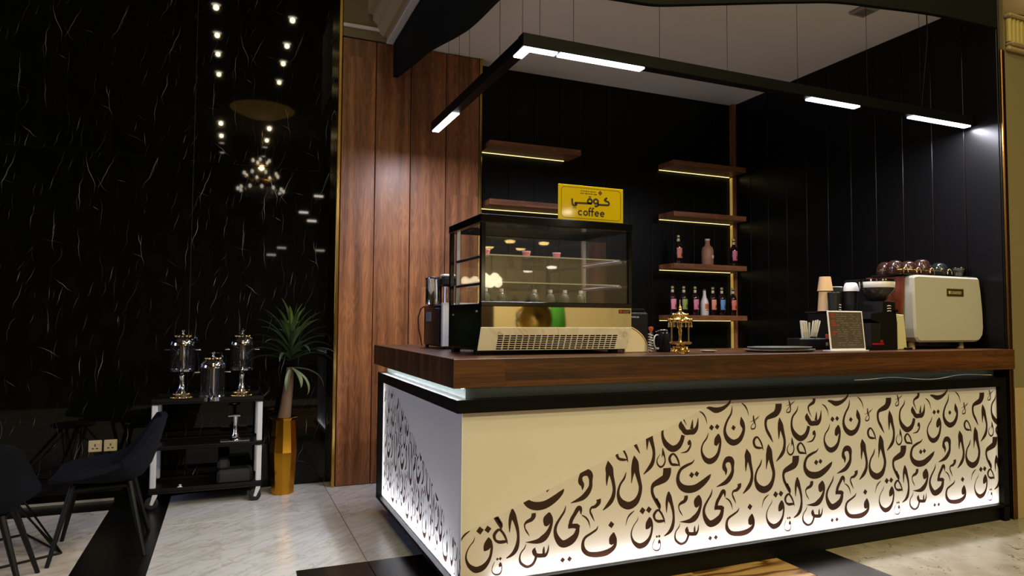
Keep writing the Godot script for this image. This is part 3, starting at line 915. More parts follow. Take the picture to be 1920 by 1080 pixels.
	area("panel_lamp", Vector3(1.92, 0.112, -0.052), Vector3(0, 1, 0.2), Vector2(3.44, 0.02), Color(1.0, 0.98, 0.98), PANEL_LED * 3.55)
	area("panel_lamp", Vector3(0.053, 0.112, -0.89), Vector3(-0.2, 1, 0), Vector2(0.02, 1.5), Color(0.98, 0.98, 1.0), PANEL_LED * 1.5 * 2.4)
	area("panel_lamp", Vector3(0.060, 0.48, -1.655), Vector3(-0.1, 0, 1), Vector2(0.04, 0.70), Color(1.0, 0.98, 0.95), PANEL_LED * 0.24, Vector3.RIGHT)
	area("panel_lamp", Vector3(3.655, 0.48, -0.075), Vector3(-1, 0, 0.1), Vector2(0.04, 0.70), Color(1.0, 0.98, 0.95), PANEL_LED * 0.06, Vector3.BACK)
	parta(c, "led_strip", bx(0.018, 0.03, 0.960, 0.9635, -1.63, 0.0), M.led_white)
	area("ledge_lamp", Vector3(0.018, 0.957, -0.83), Vector3.DOWN, Vector2(0.01, 1.6), Color(0.97, 1.0, 1.0), 0.8)
	area("ledge_lamp", Vector3(1.86, 0.957, -0.035), Vector3.DOWN, Vector2(3.5, 0.01), Color(0.92, 1.0, 0.98), 0.022)
	var cab := thing("loose_cable", "thin white cable lying along the ledge under the counter top", "cable", Vector3(2.95, 0.91, -0.03))
	var pts := []
	for i in 22:
		var s := i / 21.0
		pts.append(Vector3(-0.55 + s * 1.2, 0.0175 + 0.012 * sin(s * 9.0) * sin(s * PI), 0.012 * sin(s * 14.0)))
	part(cab, "cord", MB.new().tube(pts, [0.0022], 6), M.white_plastic)
	# worktop
	var top := thing("countertop", "thick walnut worktop lying over the lettered counter", "worktop", Vector3(1.86, 0.9636, -0.85))
	var tp := MB.new().prism(PackedVector2Array([Vector2(-0.0276, 1.686), Vector2(-0.0276, -0.0276), Vector2(3.7615, -0.0276), Vector2(3.7615, 0.62), Vector2(0.62, 0.62), Vector2(0.62, 1.686)]), 0.9638, 1.0901, 0.002, down)
	tp.boxuv(0, 0.55, 4.2, Vector2(0.2, 0.05))
	parta(top, "slab", tp, M.top_wood)

func glyph(g: Array, xf: Transform3D, planes: Array, off: Vector2, scl: Vector2) -> MB:
	var mb := MB.new()
	var k := 0
	for s in g[1]:
		pen(mb, s, xf * Transform3D(Basis(), Vector3(0, 0, 0.0002 * k)), planes, off, scl)
		k += 1
	return mb

func dots(g: Array, xf: Transform3D, planes: Array, off: Vector2, scl: Vector2) -> Array:
	var out := []
	var d: Array = g[2]
	for i in range(0, d.size(), 3):
		var mb := MB.new()
		var c := Vector2(d[i], d[i + 1]) / 2000.0
		var r: float = d[i + 2] / 2000.0
		var p := []
		for q in [Vector2(-1, -0.08), Vector2(0.1, -1), Vector2(1, 0.1), Vector2(-0.12, 1)]:
			p.append((c + q * r) * scl + off)
		flat_poly(mb, p, xf, planes)
		if mb.v.size():
			out.append(mb)
	return out

# ---------------------------------------------------------------- shelves and bottles on the back wall
func shelves() -> void:
	var Z := -2.577
	var places := [["left", 1.03, 1.875, 2.742, "upper walnut shelf with a lit underside, above the yellow sign"], ["left", 1.03, 1.875, 2.255, "walnut shelf with a lit underside just behind the yellow sign"],
		["right", 2.85, 3.70, 2.757, "topmost and empty of the four lit shelves in the corner"], ["right", 2.85, 3.70, 2.278, "second and empty of the four lit corner shelves"],
		["right", 2.85, 3.70, 1.794, "lit corner shelf carrying two syrup bottles and a tan bottle"], ["right", 2.85, 3.70, 1.314, "lowest lit corner shelf carrying the row of seven bottles"]]
	for p in places:
		var y: float = p[3]
		var t := thing("wall_shelf", p[4], "shelf", Vector3((p[1] + p[2]) / 2.0, y - 0.05, Z))
		var q := bx(p[1], p[2], y - 0.048, y, Z + 0.0005, Z + 0.245, 0.002)
		q.boxuv(0, 0.5, 2.0, Vector2(0.13 * y, 0.3 * y))
		parta(t, "board", q, M.shelf_wood)
		var x1: float = p[2] - (0.045 if p[0] == "left" else 0.0)
		if p[0] == "right":
			x1 = 3.70
		parta(t, "led_strip", bx(p[1] + 0.005, x1, y - 0.053, y - 0.0485, Z + 0.001, Z + 0.008), M.led_warm)
		area("shelf_lamp", Vector3((p[1] + x1) / 2.0, y - 0.059, Z + 0.012), Vector3(0, -1, 0.25), Vector2(x1 - p[1], 0.008), Color(1.0, 0.90, 0.58), 0.018 if y > 1.35 else 0.015)
	var post := thing("wooden_post", "narrow walnut upright in the alcove corner with a glowing strip", "post", Vector3(3.73, 0, -2.55))
	var q := bx(3.712, 3.7545, 0.0, 3.4495, -2.5765, -2.527, 0.002)
	q.boxuv(1, 0.5, 3.0, Vector2(0.4, 0.1))
	parta(post, "upright", q, M.shelf_wood)
	for s in [[2.285, 2.70], [1.80, 2.222], [1.32, 1.738], [0.98, 1.26]]:
		parta(post, "led_strip", bx(3.7075, 3.7125, s[0], s[1], -2.574, -2.540), glow(Color(0.80, 0.66, 0.32), 0.32))
	# bottles
	var g := "syrup bottles on the corner shelves"
	var pink := col(214, 132, 150)
	var row := [[2.892, pink, "dark syrup bottle with a pink label, leftmost in the lower row"], [3.020, col(132, 150, 76), "dark syrup bottle with a green label behind the gold burner's spire"], [3.150, col(205, 118, 146), "dark syrup bottle with a pink label left of the white bottle"],
		[3.358, col(214, 140, 118), "dark syrup bottle with a salmon label right of the white bottle"], [3.465, col(92, 142, 196), "dark syrup bottle with a blue label"], [3.600, col(222, 112, 92), "dark red syrup bottle with an orange label, rightmost in the lower row"]]
	for r in row:
		syrup(Vector3(r[0], 1.3142, -2.42), r[1], r[2], g)
	syrup(Vector3(2.962, 1.7942, -2.42), col(214, 124, 110), "dark syrup bottle with a salmon label on the left of the upper shelf", g)
	syrup(Vector3(3.615, 1.7942, -2.42), col(200, 112, 138), "dark syrup bottle with a pink label on the right of the upper shelf", g)
	var w := thing("white_bottle", "slim white glass bottle with an orange emblem in the lower bottle row", "bottle", Vector3(3.252, 1.3142, -2.41))
	part(w, "body", MB.new().lathe([Vector2(0.0, 0.0), Vector2(0.036, 0.0), Vector2(0.039, 0.006), Vector2(0.039, 0.11), Vector2(0.034, 0.14), Vector2(0.018, 0.175), Vector2(0.014, 0.20), Vector2(0.014, 0.236), Vector2(0.0, 0.236)], 20), mat(col(206, 200, 200), 0.3))
	part(w, "cap", MB.new().lathe([Vector2(0.0, 0.236), Vector2(0.0155, 0.236), Vector2(0.0155, 0.25), Vector2(0.0, 0.25)], 14), mat(col(60, 56, 56), 0.4))
	part(w, "emblem", MB.new().lathe([Vector2(0.0393, 0.060), Vector2(0.0398, 0.066), Vector2(0.0398, 0.104), Vector2(0.0393, 0.110)], 8, Transform3D(), false, 0.8, 2.1), mat(col(186, 96, 34), 0.5))
	part(w, "emblem_text", MB.new().lathe([Vector2(0.0394, 0.045), Vector2(0.0396, 0.046), Vector2(0.0396, 0.052), Vector2(0.0394, 0.053)], 6, Transform3D(), false, 1.1, 1.9), mat(col(150, 60, 30), 0.5))
	var k := thing("clay_bottle", "wide tan bottle with a pale cap and round badge on the upper shelf", "bottle", Vector3(3.292, 1.7942, -2.41))
	part(k, "body", MB.new().lathe([Vector2(0.0, 0.0), Vector2(0.052, 0.0), Vector2(0.056, 0.008), Vector2(0.056, 0.14), Vector2(0.048, 0.168), Vector2(0.024, 0.19), Vector2(0.021, 0.235), Vector2(0.0, 0.235)], 22), mat(col(150, 108, 82), 0.55))
	part(k, "cap", MB.new().lathe([Vector2(0.0, 0.235), Vector2(0.024, 0.235), Vector2(0.024, 0.252), Vector2(0.0, 0.254)], 16), mat(col(205, 200, 190), 0.4))
	part(k, "badge", MB.new().lathe([Vector2(0.0, 0.0), Vector2(0.018, 0.0), Vector2(0.017, 0.002), Vector2(0.0, 0.003)], 14, Transform3D(Basis(Vector3.UP, 0.35) * Basis(Vector3.RIGHT, PI / 2), Vector3(0.0195, 0.078, 0.0528))), mat(col(210, 200, 190), 0.5))

func syrup(at: Vector3, label: Color, text: String, group: String) -> void:
	var b := thing("syrup_bottle", text, "bottle", at, 0.0, group)
	var body := [Vector2(0.0, 0.0), Vector2(0.030, 0.0), Vector2(0.034, 0.006), Vector2(0.030, 0.022), Vector2(0.030, 0.03), Vector2(0.035, 0.04), Vector2(0.035, 0.162), Vector2(0.030, 0.182), Vector2(0.015, 0.205), Vector2(0.0125, 0.225), Vector2(0.0125, 0.25), Vector2(0.0, 0.25)]
	part(b, "body", MB.new().lathe(body, 18), mat(col(30, 12, 14), 0.1))
	part(b, "label", MB.new().lathe([Vector2(0.0352, 0.055), Vector2(0.0358, 0.056), Vector2(0.0358, 0.150), Vector2(0.0352, 0.151)], 14, Transform3D(), false, 0.35, 2.5), mat(label, 0.6))
	part(b, "label_print", MB.new().lathe([Vector2(0.0360, 0.068), Vector2(0.0363, 0.074), Vector2(0.0363, 0.094), Vector2(0.0360, 0.100)], 6, Transform3D(), false, 0.8, 1.5), mat(label.darkened(0.45), 0.6))
	part(b, "neck_band", MB.new().lathe([Vector2(0.0130, 0.212), Vector2(0.0145, 0.214), Vector2(0.0135, 0.238), Vector2(0.0130, 0.239)], 14), mat(col(196, 190, 164), 0.4))
	part(b, "cap", MB.new().lathe([Vector2(0.0, 0.25), Vector2(0.0145, 0.25), Vector2(0.0145, 0.270), Vector2(0.0, 0.273)], 14), mat(col(176, 160, 96), 0.3, 0.4))

# ---------------------------------------------------------------- the display case and what stands on and in it
func display_case() -> void:
	var X0 := 0.177
	var X1 := 1.015
	var Z1 := -0.2
	var Z0 := -0.705
	var T := 1.0902
	var c := thing("display_case", "countertop glass display case with black frame and mirrored steel front", "display case", Vector3(0.6, T, -0.45))
	var f: Material = M.black_gloss
	# upright and top frames
	for x in [X0, X1 - 0.022]:
		parta(c, "corner_post", bx(x, x + 0.022, 1.335, 1.74, Z1 - 0.022, Z1, 0.002), f)
	parta(c, "corner_post", bx(X0, X0 + 0.022, 1.335, 1.74, Z0, Z0 + 0.022, 0.002), f)
	parta(c, "corner_post", bx(X1 - 0.026, X1 - 0.004, 1.335, 1.74, Z0, Z0 + 0.022, 0.002), M.steel)
	parta(c, "corner_post", bx(X0 + 0.03, X0 + 0.05, 1.335, 1.74, Z0 + 0.02, Z0 + 0.04, 0.002), M.steel)
	parta(c, "top_frame", bx(X0 - 0.004, X1 + 0.004, 1.725, 1.766, Z1 - 0.022, Z1 + 0.003, 0.003), f)
	parta(c, "top_frame", bx(X0 - 0.004, X1 + 0.004, 1.725, 1.766, Z0, Z0 + 0.022, 0.003), f)
	parta(c, "top_frame", bx(X0 - 0.004, X0 + 0.022, 1.725, 1.766, Z0 + 0.022, Z1 - 0.022, 0.003), f)
	parta(c, "top_frame", bx(X1 - 0.022, X1 + 0.004, 1.725, 1.766, Z0 + 0.022, Z1 - 0.022, 0.003), f)
	parta(c, "top_glass", bx(X0 + 0.02, X1 - 0.02, 1.752, 1.757, Z0 + 0.02, Z1 - 0.02), M.glass)
	parta(c, "lower_frame", bx(X0, X1, 1.325, 1.348, Z1 - 0.03, Z1 + 0.002, 0.003), f)
	parta(c, "side_cabinet", MB.new().prism(PackedVector2Array([Vector2(Z0, 1.112), Vector2(-0.251, 1.112), Vector2(-0.203, 1.224), Vector2(-0.203, 1.338), Vector2(Z0, 1.338)]), 0.0, X1 - X0, 0.003, Transform3D(Basis(Vector3.BACK, Vector3.UP, Vector3.LEFT), Vector3(X1, 0, 0))), f)
	for s in [[-0.255, 1.30], [-0.62, 1.285]]:
		parta(c, "screw", MB.new().ball(Vector3(X0 - 0.001, s[1], s[0]), 0.006, 8), M.steel)
	parta(c, "foot", bx(X0 + 0.01, X0 + 0.05, T, 1.113, -0.33, -0.29, 0.003), M.black)
	parta(c, "foot", bx(X0 + 0.01, X0 + 0.05, T, 1.113, -0.69, -0.65, 0.003), M.black)
	parta(c, "foot", bx(X1 - 0.07, X1 - 0.03, T, 1.113, -0.33, -0.29, 0.003), M.black)
	parta(c, "foot", bx(X1 - 0.07, X1 - 0.03, T, 1.113, -0.69, -0.65, 0.003), M.black)
	# mirrored front, and the sloping plate with its air slots
	parta(c, "mirror_panel", bx(X0 + 0.003, X1 - 0.004, 1.224, 1.325, -0.204, -0.1995, 0.001), M.mirror)
	var a := Vector3(0, 1.224, -0.1995)
	var b := Vector3(0, 1.112, -0.248)
	var dn := (b - a).normalized()
	var out := Vector3(0, -dn.z, dn.y) * -1.0
	if out.z < 0:
		out = -out
	var sl := Transform3D(Basis(Vector3.RIGHT, -dn, Vector3.RIGHT.cross(-dn)), a)
	var len := a.distance_to(b)
	var plate := parta(c, "vent_plate", MB.new().box(Vector3(X0 + 0.001, -len, -0.002), Vector3(X1 - 0.004, 0, 0.0015), 0.001, sl).boxuv(0, 0.7, 0.7), M.vent_stone)
	var holes := MB.new()
	for i in 20:
		for j in 7:
			var x := 0.272 + 0.0335 * i
			var y := -0.044 - 0.0115 * j
			holes.box(Vector3(x, y - 0.0033, 0.001), Vector3(x + 0.027, y + 0.0033, 0.0022), 0.0, sl)
	var hp := part(plate, "vent_slots", holes, mat(col(12, 7, 5), 0.9, 0.0, 0.1))
	hp.set_meta("kind", "stuff")
	var badge := parta(c, "badge", bx(0.935, 1.003, 1.296, 1.316, -0.1995, -0.1975, 0.0005), mat(col(30, 14, 12), 0.4))
	part(badge, "badge_mark", bx(0.938, 0.952, 1.299, 1.313, -0.1975, -0.197), mat(col(170, 40, 34), 0.4))
	for i in 2:
		part(badge, "badge_line", bx(0.957, 0.998 - 0.006 * i, 1.307 - 0.008 * i, 1.310 - 0.008 * i, -0.1975, -0.1971), mat(col(150, 110, 100), 0.5))
	# glass
	parta(c, "glass_pane", bx(X0 + 0.02, X1 - 0.022, 1.346, 1.727, Z1 - 0.010, Z1 - 0.006), M.glass)
	parta(c, "glass_pane", bx(X0 + 0.004, X0 + 0.008, 1.346, 1.727, Z0 + 0.022, Z1 - 0.022), M.glass)
	parta(c, "glass_pane", bx(X1 - 0.008, X1 - 0.004, 1.346, 1.727, Z0 + 0.022, Z1 - 0.022), M.glass)
	parta(c, "glass_pane", bx(X0 + 0.03, X1 - 0.03, 1.346, 1.727, Z0 + 0.006, Z0 + 0.010), M.glass)
	for y in [1.575, 1.442]:
		var s := parta(c, "glass_shelf", bx(X0 + 0.03, X1 - 0.03, y, y + 0.006, -0.66, -0.27, 0.001), M.glass)
		part(s, "shelf_edge", bx(X0 + 0.03, X1 - 0.03, y, y + 0.006, -0.2695, -0.268), M.glass_edge)
		part(s, "bracket", bx(X1 - 0.04, X1 - 0.012, y - 0.012, y - 0.0005, -0.66, -0.28, 0.002), M.steel)
		part(s, "bracket", bx(X0 + 0.024, X0 + 0.04, y - 0.012, y - 0.0005, -0.66, -0.28, 0.002), M.black)
	# pink cups on the upper glass shelf, small jars on the case floor
	var kind := mat(col(206, 120, 120), 0.5)
	var names := ["small pink tub on the upper glass shelf, leftmost of three", "small pink tub on the upper glass shelf, middle of three", "small pink tub on the upper glass shelf, rightmost of three"]
	for i in 3:
		var t := thing("dessert_tub", names[i], "tub", Vector3([0.275, 0.50, 0.675][i], 1.5812, -0.40), 0.0, "pink tubs in the display case")
		part(t, "cup", MB.new().lathe([Vector2(0.0, 0.0), Vector2(0.017, 0.0), Vector2(0.021, 0.03), Vector2(0.0, 0.03)], 14), kind)
		part(t, "lid", MB.new().lathe([Vector2(0.0, 0.03), Vector2(0.0225, 0.03), Vector2(0.0225, 0.036), Vector2(0.0, 0.037)], 14), mat(col(220, 170, 166), 0.4))
	var where := ["left end", "second from the left", "middle left", "middle right", "second from the right", "right end"]
	for i in 6:
		var t := thing("juice_bottle", "small clear pale capped bottle on the display case floor, " + where[i], "bottle", Vector3([0.26, 0.345, 0.53, 0.62, 0.705, 0.80][i], 1.339, -0.36), 0.0, "bottles on the display case floor")
		part(t, "body", MB.new().lathe([Vector2(0.0, 0.0), Vector2(0.022, 0.0), Vector2(0.024, 0.03), Vector2(0.020, 0.048), Vector2(0.009, 0.062), Vector2(0.0, 0.062)], 14), mat(col(74, 76, 62), 0.12))
		part(t, "cap", MB.new().lathe([Vector2(0.0, 0.062), Vector2(0.011, 0.062), Vector2(0.011, 0.078), Vector2(0.0, 0.079)], 12), mat(col(196, 190, 172), 0.4))
	# the yellow sign standing on the case
	var s := thing("coffee_sign", "yellow sign with black border reading coffee, standing on the display case", "sign", Vector3(0.780, 1.7662, -0.212), 0.0)
	var W := 0.378
	var H := 0.180
	part(s, "board", bx(-W / 2, W / 2, 0.0, H, -0.006, 0.0, 0.001), mat(col(198, 172, 16), 0.06))
	var ink := mat(col(34, 24, 8), 0.5)
	var line := MB.new()
	var rr := []
	for q in [[W - 0.034, H - 0.030, 0.0], [0.034, H - 0.030, 90.0], [0.034, 0.030, 180.0], [W - 0.034, 0.030, 270.0]]:
		for i in 7:
			var an := deg_to_rad(q[2] + 15.0 * i)
			rr.append(Vector2(q[0] + cos(an) * 0.018, q[1] + sin(an) * 0.018))
	for i in rr.size():
		var p: Vector2 = rr[i]
		var q: Vector2 = rr[(i + 1) % rr.size()]
		var nn := (q - p).orthogonal().normalized() * 0.0011
		flat_poly(line, [p + nn, q + nn, q - nn, p - nn], Transform3D(Basis(), Vector3(-W / 2, 0, 0.0006)))
	part(s, "border", line, ink)
	var ar := MB.new()
	var on := Transform3D(Basis(), Vector3(-W / 2, 0.002, 0.0007))
	for st in [
		[563,252,21,532,227,21,555,216,21,579,207,21,584,192,21,575,177,21,515,174,21,455,174,21],
		[452,189,21,453,214,21,429,228,21,406,213,21,409,190,21,429,182,21,452,189,21,455,171,21,440,157,21,415,154,21],
		[378,183,21,382,211,21,358,226,21,335,209,21,338,187,21,361,179,21,382,182,21],
		[383,182,21,321,178,21,252,176,21,204,175,21,187,169,21,205,158,21,184,147,21,164,152,21,155,179,21,154,217,21],
		[358,252,26,358,240,26], [169,127,20,179,127,20], [191,128,20,200,127,20]]:
		pen(ar, st, on)
	part(s, "arabic_lettering", ar, ink)
	var en := MB.new()
	pen(en, curve(249, 76, 21, 42, 318), on); pen(en, curve(309, 76, 21, 0, 360), on)
	for x in [352, 386]:
		pen(en, [x + 22, 128, 15, x + 10, 131, 15, x + 1, 122, 15, x, 104, 15, x, 48, 15], on)
		pen(en, [x - 13, 98, 13, x + 20, 98, 13], on)
	for x in [441, 505]:
		pen(en, [x - 20, 77, 12, x + 20, 77, 12], on); pen(en, curve(x, 76, 21, 0, 318), on)
	part(s, "lettering", en, ink)
	var lg := MB.new()
	flat_poly(lg, [Vector2(0.051 - 0.013, 0.150), Vector2(0.051, 0.150 - 0.013), Vector2(0.051 + 0.013, 0.150), Vector2(0.051, 0.150 + 0.013)], Transform3D(Basis(), Vector3(0, 0, 0.0007)))
	part(s, "emblem", lg, mat(col(96, 52, 10), 0.5))
	var small := MB.new()
	var rn := RandomNumberGenerator.new()
	rn.seed = 4
	for l in 2:
		var x := -0.064
		while x < 0.028:
			var w := rn.randf_range(0.004, 0.009)
			var h := rn.randf_range(0.0015, 0.0045)
			var y := 0.1535 - 0.012 * l
			flat_poly(small, [Vector2(x, y - h), Vector2(x + w, y - h), Vector2(x + w, y + h * 0.5), Vector2(x, y + h * 0.5)], Transform3D(Basis(), Vector3(0, 0, 0.0007)))
			x += w + rn.randf_range(0.0012, 0.005)
	part(s, "small_print", small, ink)

func curve(cx: float, cy: float, r: float, a0: float, a1: float) -> Array:   # part of a round letter as pen numbers
	var o := []
	for i in 13:
		var a := deg_to_rad(lerpf(a0, a1, i / 12.0))
		o.append(cx + r * cos(a)); o.append(cy + r * sin(a)); o.append(15.0)
	return o

func left_of_case() -> void:
	var T := 1.0902
	var m := thing("coffee_brewer", "black and silver coffee machine with a chrome tank, left behind the display case", "coffee machine", Vector3(0.31, T, -1.1))
	parta(m, "body", bx(0.202, 0.42, T + 0.012, 1.350, -1.30, -0.925, 0.008), M.black_gloss)
	parta(m, "front_plate", bx(0.2, 0.422, T + 0.014, 1.356, -0.9245, -0.895, 0.004), M.alu)
	parta(m, "side_panel", bx(0.1985, 0.2018, T + 0.03, 1.325, -1.27, -0.95, 0.001), mat(col(30, 32, 40), 0.16))
	var pl := parta(m, "specification_label", bx(0.1978, 0.1984, 1.250, 1.305, -1.235, -1.12), mat(col(150, 156, 164), 0.6))
	for i in 5:
		part(pl, "label_line", bx(0.1972, 0.1977, 1.294 - 0.009 * i, 1.297 - 0.009 * i, -1.225, -1.135 - 0.012 * (i % 2)), mat(col(84, 88, 96), 0.6))
	for x in [0.22, 0.40]:
		for z in [-1.28, -0.94]:
			parta(m, "foot", MB.new().lathe([Vector2(0.0, T), Vector2(0.012, T), Vector2(0.012, T + 0.013), Vector2(0.0, T + 0.013)], 10, Transform3D(Basis(), Vector3(x, 0, z))), M.rubber)
	var tk := parta(m, "tank", MB.new().lathe([Vector2(0.0, 1.351), Vector2(0.050, 1.351), Vector2(0.050, 1.498), Vector2(0.053, 1.502), Vector2(0.053, 1.511), Vector2(0.0, 1.514)], 28, Transform3D(Basis(), Vector3(0.232, 0, -1.19))), M.chrome)
	part(tk, "tank_lid", MB.new().lathe([Vector2(0.0, 1.5142), Vector2(0.040, 1.5142), Vector2(0.036, 1.519), Vector2(0.0, 1.520)], 22, Transform3D(Basis(), Vector3(0.232, 0, -1.19))), M.black)
	parta(m, "lever_head", bx(0.218, 0.30, 1.452, 1.508, -1.03, -0.95, 0.012), M.black)
	parta(m, "lever_cap", bx(0.221, 0.298, 1.5085, 1.524, -1.025, -0.955, 0.006), M.white_plastic)
	parta(m, "lever_column", MB.new().tube([Vector3(0.25, 1.3505, -0.99), Vector3(0.25, 1.453, -0.99)], [0.013], 12), M.chrome)
	parta(m, "cord", MB.new().tube([Vector3(0.205, 1.34, -1.305), Vector3(0.190, 1.325, -1.33), Vector3(0.176, 1.27, -1.34), Vector3(0.180, 1.20, -1.34), Vector3(0.192, 1.14, -1.33), Vector3(0.198, 1.096, -1.32)], [0.004], 6), mat(col(60, 16, 12), 0.5))

# ---------------------------------------------------------------- small things right of the case
func right_of_case() -> void:
	var T := 1.0902
	# arched cream plate standing on edge
	var p := thing("arched_plate", "cream arched plate standing on edge beside the display case", "plate", Vector3(1.085, T, -0.30))
	var prof := PackedVector2Array()
	prof.append(Vector2(-0.058, 0.0)); prof.append(Vector2(0.088, 0.0))
	for i in range(1, 15):
		var a := lerpf(0.0, 1.345, i / 14.0)
		prof.append(Vector2(-0.10 + 0.188 * cos(a), 0.148 * sin(a)))
	part(p, "plate", MB.new().prism(prof, -0.012, 0.012, 0.004), mat(col(226, 212, 192), 0.3))
	part(p, "rim", MB.new().tube(arc(0.188, 0.148, -0.10, 0.012), [0.004], 6), mat(col(206, 172, 110), 0.3))
	# spring whisk with a wooden knob
	var w := thing("spring_whisk", "small coil whisk with a copper brown knob beside the cream plate", "whisk", Vector3(1.172, T, -0.26))
	var coil := []
	for i in 90:
		var a := TAU * 7.0 * i / 89.0
		coil.append(Vector3(cos(a) * 0.014, 0.004 + 0.10 * i / 89.0, sin(a) * 0.014))
	part(w, "coil", MB.new().tube(coil, [0.0026], 6), M.steel)
	part(w, "stem", MB.new().tube([Vector3(0, 0.0, 0), Vector3(0, 0.112, 0)], [0.004], 8), M.steel)
	part(w, "knob", MB.new().lathe([Vector2(0.0, 0.108), Vector2(0.006, 0.108), Vector2(0.014, 0.128), Vector2(0.013, 0.136), Vector2(0.0, 0.139)], 14), mat(col(176, 84, 52), 0.35))
	# gooseneck kettle
	var k := thing("gooseneck_kettle", "black kettle with a thin chrome gooseneck spout", "kettle", Vector3(1.283, T, -0.30))
	part(k, "body", MB.new().lathe([Vector2(0.0, 0.0), Vector2(0.040, 0.0), Vector2(0.042, 0.004), Vector2(0.030, 0.098), Vector2(0.028, 0.104), Vector2(0.0, 0.104)], 22), M.black)
	part(k, "lid", MB.new().lathe([Vector2(0.0, 0.104), Vector2(0.027, 0.104), Vector2(0.022, 0.110), Vector2(0.004, 0.112), Vector2(0.004, 0.118), Vector2(0.008, 0.122), Vector2(0.0, 0.126)], 16), M.black_gloss)
	part(k, "spout", MB.new().tube([Vector3(-0.036, 0.018, 0.004), Vector3(-0.058, 0.020, 0.006), Vector3(-0.068, 0.040, 0.008), Vector3(-0.070, 0.066, 0.008), Vector3(-0.064, 0.086, 0.008), Vector3(-0.052, 0.094, 0.008), Vector3(-0.042, 0.092, 0.008)], [0.007, 0.0055, 0.0045, 0.004, 0.004, 0.0035, 0.003], 10), M.alu)
	part(k, "handle", MB.new().tube([Vector3(0.026, 0.10, 0), Vector3(0.0, 0.122, 0.026), Vector3(-0.05, 0.118, 0.03), Vector3(-0.075, 0.112, 0.03)], [0.004], 8), M.chrome)
	# dark grinder behind
	var b := thing("black_canister", "black boxy grinder with faint white lettering behind the kettle", "coffee grinder", Vector3(1.28, T, -0.60))
	part(b, "body", bx(-0.085, 0.07, 0.0, 0.22, -0.06, 0.06, 0.012), M.black)
	part(b, "lid", bx(-0.07, 0.055, 0.2205, 0.242, -0.05, 0.05, 0.008), M.black_gloss)
	lettering(b, "lettering", "mica", mat(col(190, 190, 186), 0.5), Vector3(-0.028, 0.192, 0.0602), 0.055, 0.011)
	var sd := thing("small_dish", "small pale dish lying flat on the counter right of the gold burner", "dish", Vector3(1.52, T, -0.22))
	part(sd, "base", MB.new().lathe([Vector2(0.0, 0.0), Vector2(0.030, 0.0), Vector2(0.044, 0.008), Vector2(0.042, 0.009), Vector2(0.028, 0.003), Vector2(0.0, 0.003)], 24), mat(col(170, 160, 140), 0.35))
	part(sd, "rim", MB.new().lathe([Vector2(0.0425, 0.0085), Vector2(0.045, 0.0085), Vector2(0.045, 0.0102), Vector2(0.0425, 0.0102)], 24), mat(col(196, 188, 170), 0.3))
	# gold incense burner
	var g := thing("incense_burner", "ornate gold burner shaped like a small domed pavilion on the counter", "incense burner", Vector3(1.258, T, -0.12))
	part(g, "foot", MB.new().lathe([Vector2(0.0, 0.0), Vector2(0.046, 0.0), Vector2(0.047, 0.005), Vector2(0.042, 0.008), Vector2(0.045, 0.016), Vector2(0.041, 0.030), Vector2(0.028, 0.040), Vector2(0.020, 0.043), Vector2(0.020, 0.047), Vector2(0.0, 0.047)], 28), M.gold)
	var beads := MB.new()
	for j in 3:
		for i in 16:
			var a := TAU * (i + 0.5 * j) / 16.0
			var r: float = [0.046, 0.044, 0.036][j]
			beads.ball(Vector3(cos(a) * r, [0.011, 0.022, 0.034][j], sin(a) * r), 0.0048, 7)
	part(g, "foot_beading", beads, M.gold)
	part(g, "tray", MB.new().lathe([Vector2(0.0, 0.047), Vector2(0.050, 0.048), Vector2(0.057, 0.053), Vector2(0.058, 0.060), Vector2(0.052, 0.062), Vector2(0.0, 0.058)], 28), M.gold)
	for i in 6:
		var a := TAU * i / 6.0 + 0.2
		part(g, "pillar", MB.new().tube([Vector3(cos(a) * 0.050, 0.060, sin(a) * 0.050), Vector3(cos(a) * 0.050, 0.165, sin(a) * 0.050)], [0.0018], 7), M.gold)
	part(g, "figure", MB.new().lathe([Vector2(0.0, 0.058), Vector2(0.013, 0.058), Vector2(0.010, 0.066), Vector2(0.007, 0.080), Vector2(0.008, 0.100), Vector2(0.012, 0.118), Vector2(0.008, 0.130), Vector2(0.010, 0.139), Vector2(0.006, 0.148), Vector2(0.0, 0.150)], 14), M.gold)
	part(g, "figure_arm", MB.new().tube([Vector3(0.006, 0.122, 0), Vector3(-0.014, 0.132, 0.004), Vector3(-0.021, 0.142, 0.004)], [0.004, 0.003, 0.005], 7), M.gold)
	part(g, "figure_arm", MB.new().tube([Vector3(-0.006, 0.07, 0.006), Vector3(-0.02, 0.066, 0.01), Vector3(-0.03, 0.060, 0.01)], [0.004, 0.0025, 0.002], 7), M.gold)
	part(g, "dome", MB.new().lathe([Vector2(0.0, 0.160), Vector2(0.060, 0.162), Vector2(0.063, 0.170), Vector2(0.056, 0.182), Vector2(0.040, 0.192), Vector2(0.032, 0.200), Vector2(0.026, 0.210), Vector2(0.012, 0.219), Vector2(0.006, 0.224), Vector2(0.0, 0.224)], 28), M.gold)
	var leafs := MB.new()
	for j in 2:
		for i in 14:
			var a := TAU * (i + 0.5 * j) / 14.0
			var r: float = [0.060, 0.036][j]
			leafs.ball(Vector3(cos(a) * r, [0.176, 0.202][j], sin(a) * r), [0.0085, 0.0075][j], 8)
	part(g, "dome_bosses", leafs, M.gold)
	var fr := MB.new()
	for i in 18:
		var a := TAU * i / 18.0
		var q := Vector3(cos(a) * 0.060, 0, sin(a) * 0.060)
		fr.lathe([Vector2(0.0, 0.136), Vector2(0.0035, 0.140), Vector2(0.0018, 0.150), Vector2(0.0012, 0.163)], 6, Transform3D(Basis(), q))
	part(g, "pendants", fr, M.gold)
